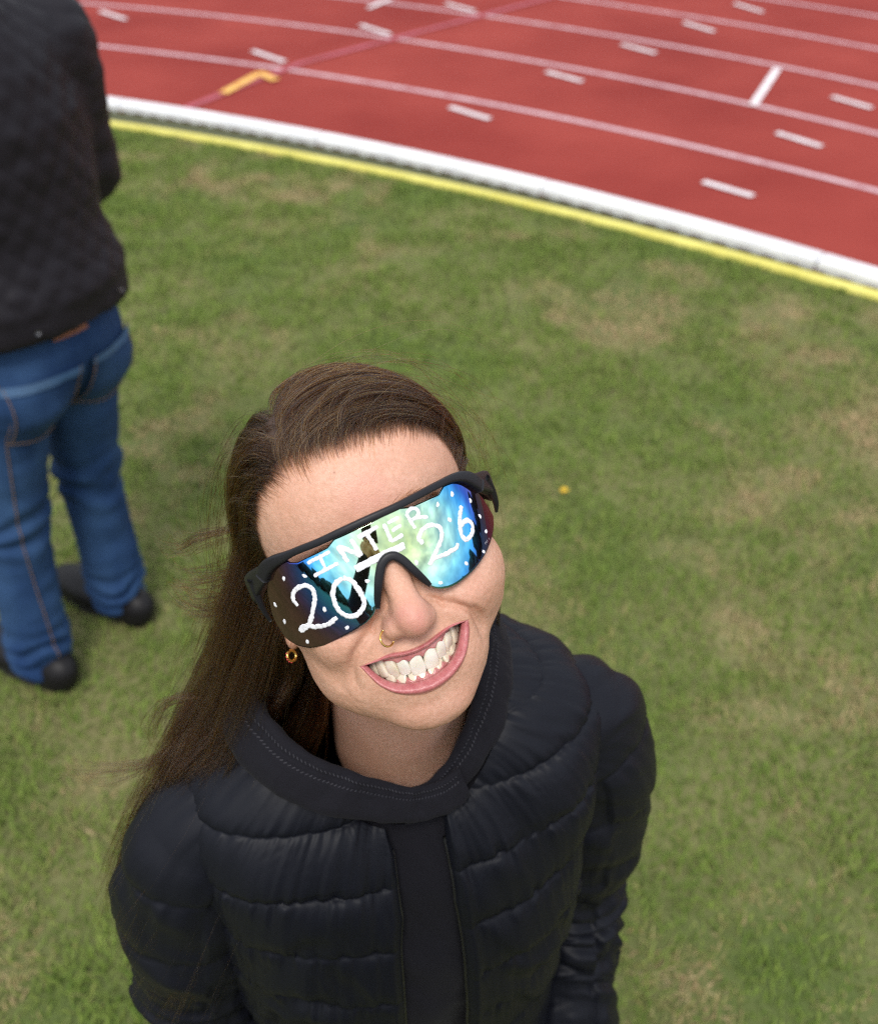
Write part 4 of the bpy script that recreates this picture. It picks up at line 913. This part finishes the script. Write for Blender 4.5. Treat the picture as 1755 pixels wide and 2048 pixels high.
# armhole seams: a sunk cord where sleeve meets body
# hoodie body seen in the open front
nu, nv = 150, 170; uu = np.linspace(-1.25, 1.25, nu)[:, None]*np.ones((1, nv)); v = np.linspace(.075, .98, nv)[None]*np.ones((nu, 1))
B = torso(uu, v, .010); Nn_ = grid_normals(B); Nn_ = Nn_ if Nn_[75, 80, 1] < 0 else -Nn_
fo = fbm(np.stack([B[..., 0]*22, B[..., 2]*7, 0*v], -1), 3); fo2 = fbm(np.stack([B[..., 0]*60+B[..., 2]*25, B[..., 2]*22, 0*v+4], -1), 2)
B = B+Nn_*(.006*fo+.0028*fo2)[..., None]
hoodie = mob('hoodie', t2w(B.reshape(-1, 3)), grid(nu, nv), M['cotton'], woman); hoodie['label'] = 'black cotton hoodie with wide stitched neckband'
# neckband: a wide folded band that wraps round the neck and crosses over in front
BANDP = np.array([(0, .470), (30, .30)])
def band_centre(phi):
    """phi in degrees, 0 = front, + = her left; inner edge of the band in world space"""
    kp = np.array([-205, -180, -150, -120, -90, -60, -30, 0, 22, 45, 70, 95, 120, 150, 180, 205])
    rx = np.array([.076, .078, .086, .094, .096, .088, .076, .068, .066, .067, .069, .072, .075, .077, .078, .076])
    zz = np.array([1.436, 1.440, 1.438, 1.434, 1.421, 1.402, 1.383, 1.363, 1.364, 1.386, 1.413, 1.430, 1.440, 1.444, 1.442, 1.438])
    r = spline(kp, rx, phi); z = spline(kp, zz, phi); a = np.radians(phi)
    return np.stack([r*np.sin(a), -r*np.cos(a)*.98, z], -1), np.stack([np.sin(a), -np.cos(a), 0*a], -1)
def neckband():
    n = 260; phi = np.linspace(-200, 26, n); c, o = band_centre(phi); over = sstep(-30, 26, phi)   # the end that lies on top in front
    c = c+o*(.006*over)[:, None]-np.array([0, 0, .004])*over[:, None]
    prof = np.array([(-.006, -.030), (-.004, -.010), (-.001, .004), (.004, .010), (.010, .0095), (.018, .003), (.027, -.006), (.036, -.016), (.042, -.025), (.042, -.032), (.036, -.033), (.028, -.027)])
    m = 60; pp = resample(prof*np.array([.74, .95]), m); bw = lambda ph: np.interp(ph, [-150, -80, -40, 0, 26, 60, 110, 170], [.9, .95, .74, .54, .54, .78, .95, .95])[:, None]; st = np.linspace(0, 1, m)
    wr = fbm(np.stack([phi[:, None]/9+0*st[None], st[None]*3+0*phi[:, None], 0*st[None]+0*phi[:, None]], -1), 3)*.0018
    grv = -.0011*(np.exp(-((st-.50)/.012)**2)+np.exp(-((st-.545)/.012)**2))[None]
    dr = pp[None, :, 0]*bw(phi)+wr+grv*.7; dz = pp[None, :, 1]*bw(phi)+wr*.6+grv*.7
    P_ = c[:, None]+o[:, None]*dr[..., None]; P_[..., 2] += dz
    ob = mob('neckband', t2w(P_.reshape(-1, 3)), grid(n, m)[:, ::-1], M['cotton'], hoodie)
    # the other end, tucked beneath
    phi2 = np.linspace(-8, 170, 200); c2, o2 = band_centre(phi2); c2 = c2-o2*.003*(1-sstep(-8, 40, phi2))[:, None]-np.array([0, 0, .010])*(1-sstep(0, 34, phi2))[:, None]
    wr2 = fbm(np.stack([phi2[:, None]/9+5+0*st[None], st[None]*3+0*phi2[:, None], 0*st[None]+0*phi2[:, None]], -1), 3)*.0018
    P2 = c2[:, None]+o2[:, None]*(pp[None, :, 0]*bw(phi2)+wr2+grv*.7)[..., None]; P2[..., 2] += pp[None, :, 1]*bw(phi2)+wr2*.6+grv*.7
    mob('neckband', t2w(P2.reshape(-1, 3)), grid(200, m)[:, ::-1], M['cotton'], hoodie)
    # two rows of stitches
    sts = []
    for PP, nn_ in ((P_, n), (P2, 200)):
        for row in (.47, .575):
            j = int(row*(m-1))
            for i in range(3, nn_-3, 2):
                a_, b_ = PP[i, j], PP[i+1, j+ (1 if row < .5 else -1)]; nr = np.cross(PP[i+1, j]-PP[i, j], PP[i, j+1]-PP[i, j]); nr = nr/np.linalg.norm(nr); nr = nr if nr[2] > 0 else -nr
                w_ = nrm(np.cross(b_-a_, nr))*.0004
                q = np.array([a_-w_, a_+w_, b_+w_, b_-w_])+nr*.0005; sts.append((t2w(q), [(0, 1, 2, 3)]))
    v_, f_ = join(sts); so = mob('stitching', v_, f_, M['thread'], hoodie, smooth=False); so['kind'] = 'stuff'
neckband()
# zip teeth tape along both front edges
M['zip'] = mat('black_zip', (.012, .012, .014), .35)
for edge, off_ in ((0, 1), (-1, -1)):
    p = Pj[edge, 30:]; nn_ = Nj[edge, 30:]; pts = p[::3]-nn_[::3]*.004; tv, tf = tube(t2w(pts), .0022, 8); mob('zip_edge', tv, tf, M['zip'], jacket)
# trousers and shoes (below the picture)
M['denim_black'] = mat('black_denim', (.02, .02, .026), .85)
def legs_sdf(p):
    q = p.copy(); q[..., 0] = np.abs(q[..., 0])
    d = ell(p, (0, .005, .93), (.165, .115, .13)); d = smin(d, capsule(q, (.085, .0, .86), (.092, -.012, .48), .085, .060), .04); return smin(d, capsule(q, (.092, -.012, .48), (.098, .012, .085), .060, .052), .02)
Vp, Fp = nets(legs_sdf, (-.2, -.16, .0), (.2, .16, 1.08), .014); mob('trousers', t2w(Vp), Fp, M['denim_black'], woman)
M['shoe_black'] = mat('black_shoe', (.009, .008, .009), .5, Specular_IOR_Level=.25); bump(M['shoe_black'], 120, .15, .001)
def shoe_sdf(p):
    d = ell(p, (0, -.06, .045), (.046, .095, .040)); d = smin(d, ell(p, (0, .055, .055), (.038, .045, .052)), .03); d = smin(d, capsule(p, (0, -.10, .026), (0, .06, .026), .041, .034), .012); return np.maximum(d, .014-p[..., 2])
Vs, Fs = nets(shoe_sdf, (-.06, -.17, -.005), (.06, .12, .12), .007)
a_ = np.linspace(0, 2*np.pi, 40, endpoint=False); oy = -.030-.118*np.cos(a_); ox = np.sin(a_)*np.interp(oy, [-.15, -.09, -.02, .04, .09], [.030, .047, .038, .038, .036])*1.04
Vso = np.concatenate([np.c_[ox*k, -.03+(oy+.03)*k, np.full(40, z0)] for k, z0 in ((.96, .0), (1.0, .005), (1.0, .019), (.97, .024))]); Fso = [tuple(q) for q in grid(4, 40, False, True)]+[tuple(range(40))[::-1], tuple(range(120, 160))]
M['sole'] = mat('rubber_sole', (.016, .015, .015), .7)
for sg in (-1, 1): mob('sole', t2w(Vso+np.array([sg*.10, 0, 0])), Fso, M['sole'], woman)
for sg in (-1, 1): mob('shoe', t2w(Vs+np.array([sg*.10, 0, 0])), Fs, M['shoe_black'], woman)

# ================================================================ the man standing behind, and the photographer (seen mirrored in the lens)
def make_denim(name, c1, c2):
    m = mat(name, c1, .85, Specular_IOR_Level=.2); noise_color(m, c1, c2, 7, .35, .75, 8, stretch=(1, 1, .45)); bump(m, 900, .3, .0008, 2); return m
M['denim'] = make_denim('blue_denim', (.012, .036, .105), (.042, .095, .20))
M['denim_fade'] = make_denim('faded_blue_denim', (.05, .11, .22), (.12, .19, .30))
M['jacket_quilt'] = mat('black_quilted_cotton', (.0105, .0085, .0125), .6, Specular_IOR_Level=.28); bump(M['jacket_quilt'], 700, .2, .0006, 2)
M['skin_plain'] = mat('plain_skin', (.56, .33, .24), .5, Subsurface_Weight=.1, Subsurface_Scale=.006)
M['hair_plain'] = mat('short_dark_hair', (.03, .02, .015), .6); bump(M['hair_plain'], 300, .6, .002, 3, stretch=(1, 1, .2))
M['leather'] = mat('brown_leather_patch', (.30, .10, .035), .6)
M['thread_orange'] = mat('orange_thread', (.20, .12, .07), .7)
def make_person(root, place, arms, jean, jack, quilted, lean=0.0, hem=.895, h=1.0):
    def w(p): return place(np.asarray(p, float))
    def jeans(p):
        q = p.copy(); q[..., 0] = np.abs(q[..., 0]); d = ell(p, (0, .015, .93), (.168, .128, .13)); d = smin(d, ell(q, (.078, .055, .86), (.085, .075, .09)), .03)
        d = smin(d, capsule(q, (.088, .005, .86), (.104, -.012, .50), .092, .068), .03); d = smin(d, capsule(q, (.104, -.012, .50), (.122, .030, .075), .068, .064), .02)
        return np.maximum(d, .045-p[..., 2])
    def jdisp(p):
        return .004*fbm(np.stack([p[:, 0]*12, p[:, 1]*12, p[:, 2]*16], -1), 3)+.010*np.sin(p[:, 2]*120+4*vnoise(p*14))*np.exp(-((p[:, 2]-.13)/.06)**2)+.007*np.sin(p[:, 2]*90+5*vnoise(p*9))*np.exp(-((p[:, 2]-.50)/.07)**2)
    V_, F_ = nets(jeans, (-.22, -.18, .03), (.22, .20, 1.07), .010); n_ = sdf_normal(jeans, V_, .004); V_ = V_+n_*jdisp(V_)[:, None]
    jn = mob('jeans', w(V_), F_, jean, root)
    def coat(p):
        q = p.copy(); q[..., 0] = np.abs(q[..., 0])
        d = ell(p, (0, .005, 1.30), (.205, .140, .25)); d = smin(d, ell(p, (0, .010, 1.02), (.205, .150, .24)), .06); d = smin(d, capsule(q, (0, .01, 1.47), (.165, .01, 1.445), .085, .070), .05)
        d = smin(d, capsule(p, (0, .015, 1.47), (0, .005, 1.55), .085, .075), .03)
        d = np.maximum(d, hem-p[..., 2]); d = np.maximum(d, p[..., 2]-1.565)
        for a in arms:
            d = smin(d, capsule(p, a[0], a[1], .074, .060), .035); d = smin(d, capsule(p, a[1], a[2], .060, .047), .012)
        return d
    lo = np.min([np.min(a, 0) for a in arms], 0)-.1; hi = np.max([np.max(a, 0) for a in arms], 0)+.1; lo = np.minimum(lo, (-.26, -.2, hem-.03)); hi = np.maximum(hi, (.26, .22, 1.62))
    V_, F_ = nets(coat, lo, hi, .008); n_ = sdf_normal(coat, V_, .004)
    d = .005*fbm(V_*np.array([9, 9, 14]), 3)
    if quilted:
        arc = np.arctan2(V_[:, 0], V_[:, 1])*.17; a_ = (arc+V_[:, 2])/.056; b_ = (arc-V_[:, 2])/.056
        tri = lambda t: np.abs(t-np.round(t))*2
        d += .0050*np.minimum(tri(a_), tri(b_))**.4*sstep(hem+.035, hem+.055, V_[:, 2])
    V_ = V_+n_*d[:, None]; ct = mob('jacket', w(V_), F_, jack, root)
    # head, neck and hands: the visible skin
    def skin(p):
        q = p.copy(); q[..., 0] = np.abs(q[..., 0]); d = ell(p, (0, .010, 1.705), (.076, .098, .105)); d = smin(d, ell(p, (0, -.035, 1.65), (.060, .062, .070)), .03); d = smin(d, ell(p, (0, -.070, 1.600), (.028, .024, .022)), .03)
        d = smin(d, capsule(p, (0, .02, 1.62), (0, .015, 1.48), .056, .062), .02); d = smin(d, capsule(p, (0, -.092, 1.69), (0, -.112, 1.655), .010, .014), .012); d = smin(d, ell(q, (.078, .015, 1.665), (.008, .02, .032)), .006)
        d = smax(d, -ell(q, (.032, -.103, 1.695), (.016, .012, .009)), .012); d = smin(d, ell(p, (0, -.094, 1.622), (.024, .010, .006)), .006)
        return d
    V_, F_ = nets(skin, (-.11, -.15, 1.45), (.11, .13, 1.83), .007); parts = [(V_, F_)]
    for a in arms:
        e, wr_ = np.array(a[1], float), np.array(a[2], float); t = nrm(wr_-e); ref = nrm(np.cross(t, (0, 1., .2))); s_ = nrm(np.cross(ref, t))
        def hand(p, wr_=wr_, t=t, ref=ref, s_=s_):
            d = capsule(p, wr_-t*.06, wr_+t*.02, .030, .028); d = smin(d, capsule(p, wr_+t*.03-ref*.014, wr_+t*.085-ref*.022, .022, .019), .02); d = smin(d, capsule(p, wr_+t*.03+ref*.014, wr_+t*.085+ref*.022, .022, .019), .02)
            for k, L_ in enumerate((.070, .080, .075, .058)):
                b = wr_+t*.088+ref*(-.033+.022*k); m_ = b+t*L_*.5+s_*.010; d = smin(d, capsule(p, b, m_, .0095, .0088), .006); d = smin(d, capsule(p, m_, m_+t*L_*.38+s_*.032, .0088, .0075), .004)
            b = wr_+t*.035-ref*.028; m_ = b+t*.030-ref*.022+s_*.012; d = smin(d, capsule(p, b, m_, .013, .011), .01); return smin(d, capsule(p, m_, m_+t*.030+s_*.014, .011, .009), .005)
        c = wr_+t*.06; parts.append(nets(hand, c-.15, c+.15, .006))
    mob('body', w(parts[0][0]), parts[0][1], M['skin_plain'], root)
    for v_, f_ in parts[1:]: mob('hand', w(v_), f_, M['skin_plain'], root)
    def hair_s(p):
        d = ell(p, (0, .016, 1.715), (.083, .104, .108)); return smax(smax(d, -(ell(p, (0, -.09, 1.66), (.085, .075, .115))), .012), 1.66-p[..., 2]-.55*(p[..., 1]), .02)
    V_, F_ = nets(hair_s, (-.11, -.13, 1.5), (.11, .15, 1.85), .008); V_ = V_+sdf_normal(hair_s, V_, .004)*(.003*fbm(V_*70, 3))[:, None]; mob('hair', w(V_), F_, M['hair_plain'], root)
    for sg in (-1, 1):
        mob("shoe", w(Vs*np.array([1.12, 1.30, 1.05])+np.array([sg*.122, .005, 0])), Fs, M['shoe_black'], root); mob('sole', w(Vso*np.array([1.12, 1.30, 1.05])+np.array([sg*.122, .005, 0])), Fso, M['sole'], root)
    return jeans, coat, jn, ct, jdisp
def placer(x, y, yaw, lean=(0, 0)):
    c, s = math.cos(yaw), math.sin(yaw)
    def f(p):
        q = np.stack([p[..., 0]*c-p[..., 1]*s+x, p[..., 0]*s+p[..., 1]*c+y, p[..., 2]], -1); k = np.where(p[..., 2] < 1.0, p[..., 2], 1.0-.35*(p[..., 2]-1.0)); q[..., 0] += lean[0]*k; q[..., 1] += lean[1]*k; return q
    return f
man = empty('person', (-.95, 1.97, 0)); tag(man, 'man in black quilted jacket and blue jeans seen from behind, his head above the frame', 'person', 'people on the infield')
mp0 = placer(-1.0, 1.945, R_(239), (.125, .0))
def mp(p):
    p = np.asarray(p, float)*np.array([1.14, 1.14, 1.0]); p[..., 2] += .13*np.clip(p[..., 2]-.98, 0, 2); return mp0(p)
jsdf, csdf, mj, mc, jd = make_person(man, mp, [[(.20, .01, 1.435), (.262, .045, 1.18), (.245, -.06, .93)], [(-.20, .01, 1.435), (-.215, -.01, 1.19), (-.12, -.19, 1.10)]], M['denim'], M['jacket_quilt'], True, hem=1.005)
def onto(sdf, x0, z0, rise, extra=None):
    """points on the back of a garment, rise off its surface"""
    p = np.stack([x0, np.full_like(x0, .30), z0], -1).reshape(-1, 3)
    for _ in range(50): p[:, 1] -= sdf(p)*.8
    n_ = sdf_normal(sdf, p, .004); return p+n_*((extra(p) if extra is not None else 0)+rise)[:, None] if extra is not None else p+n_*rise
for sg in (1, -1):                                          # back pockets with their stitching
    aa, bb = np.meshgrid(np.linspace(-1, 1, 22), np.linspace(0, 1, 24), indexing='ij'); xx = sg*.082+aa*.070*(.88+.12*bb); zz = .775+.145*bb-.022*(1-np.abs(aa))*(1-bb)**1.5
    pk = mob('pocket', mp(onto(jsdf, xx, zz, .006, jd)), grid(22, 24) if sg > 0 else grid(22, 24), M['denim'], mj)
    tp = mob('pocket_trim', mp(onto(jsdf, xx[:, 20:], zz[:, 20:], .0085, jd)), grid(22, 4), M['denim_fade'], mj)
    ol = np.concatenate([np.stack([xx[1, ::-1], zz[1, ::-1]], -1), np.stack([xx[:, 1], zz[:, 1]], -1), np.stack([xx[-2], zz[-2]], -1)]); v, f = tube(mp(onto(jsdf, ol[:, 0], ol[:, 1], .0078, jd)), .0013, 5); mob('stitching', v, f, M['thread_orange'], mj)
aa, bb = np.meshgrid(np.linspace(-1, 1, 10), np.linspace(0, 1, 6), indexing='ij'); mob('waist_patch', mp(onto(jsdf, .022+aa*.034, .985+.03*bb, .012, jd)), grid(10, 6), M['leather'], mj)
zz = np.linspace(.935, .12, 60); v, f = tube(mp(onto(jsdf, .150-.03*(0.935-zz), zz, .002, jd)), .0014, 5); mob('seam', v, f, M['thread_orange'], mj)
for sg in (-1, 1):                                         # press studs at the jacket's side vents
    p = mp(onto(csdf, np.array([sg*.095]), np.array([1.03]), .008))[0]; v, f = tube([p+(0, 0, 0), p+nrm(p-mp(np.array([0, 0, .935])))*.003], .006, 10); mob('press_stud', v, f, mat('dull_metal', (.12, .12, .13), .35, Metallic=.9), mc)

photog = empty('person', (.06, -.40, 0)); tag(photog, 'photographer in dark jacket with raised camera, reflected in the mirrored lens', 'person', 'people on the infield')
make_person(photog, placer(.06, -.40, math.pi, (0, 0)), [[(.20, .01, 1.44), (.30, -.16, 1.58), (.135, -.30, 1.86)], [(-.20, .01, 1.44), (-.24, -.16, 1.58), (-.01, -.30, 1.86)]], M['denim_black'], M['cotton'], False)
# the photographer's camera, just behind the picture's own viewpoint
fwv = np.array([0, math.cos(PITCH), -math.sin(PITCH)]); upv = np.array([0, math.sin(PITCH), math.cos(PITCH)]); RC = np.stack([np.array([1., 0, 0]), fwv, upv], 1); C0 = np.array([0, 0, CAM_H])
dc = empty('camera_body', tuple(C0-fwv*.12)); M['cam'] = mat('camera_black', (.015, .015, .016), .5); M['glass'] = mat('dark_lens_glass', (.01, .01, .015), .05, Coat_Weight=1)
v, f = join([box(C0-fwv*.125, (.135, .055, .095), RC), box(C0-fwv*.120+upv*.058, (.06, .05, .03), RC), box(C0-fwv*.115+np.array([.058, 0, 0]), (.03, .07, .09), RC)]); mob('body', v, f, M['cam'], dc, smooth=False)
v, f = tube([C0-fwv*.10, C0-fwv*.07, C0-fwv*.068, C0-fwv*.035], [.034, .034, .038, .038], 28, up=(1, 0, 0)); mob('lens_barrel', v, f, M['cam'], dc)
v, f = tube([C0-fwv*.0345, C0-fwv*.0335, C0-fwv*.0330], [.030, .020, .004], 28, up=(1, 0, 0)); mob('front_element', v, f, M['glass'], dc)
tag(dc, 'black camera held up by the photographer, reflected in the lens', 'camera')

# far-off wood behind the photographer: a dark line under the sky in the mirrored lens
def far_wood():
    parts = []; a, b = np.meshgrid(np.linspace(.05, np.pi-.05, 12), np.linspace(0, 2*np.pi, 16, endpoint=False), indexing='ij'); sp_ = np.stack([np.sin(a)*np.cos(b), np.sin(a)*np.sin(b), np.cos(a)], -1).reshape(-1, 3); fs_ = grid(12, 16, False, True)
    V_, F_, o = [], [], 0
    for k in range(120):
        an = R_(100+340*k/120)+rng.normal(0, .02); ds_ = rng.uniform(55, 85); hgt = rng.uniform(4, 8.5); c = np.array([math.cos(an)*ds_, math.sin(an)*ds_, hgt*.55])
        if c[1] > 40 and abs(c[0]) < 60: pass
        p = sp_*np.array([rng.uniform(3, 5), rng.uniform(3, 5), hgt*.5]); p = p*(1+.28*fbm(sp_*2.2+k*7, 3))[:, None]+c; V_.append(p); F_.append(fs_+o); o += len(p)
    mm = mat('distant_foliage', (.03, .045, .02), .9); noise_color(mm, (.018, .03, .012), (.05, .07, .028), 1.5)
    o_ = mob('far_wood', np.concatenate(V_), np.concatenate(F_), mm); tag(o_, 'distant dark belt of trees around the sports ground', 'wood', kind='stuff')
far_wood()
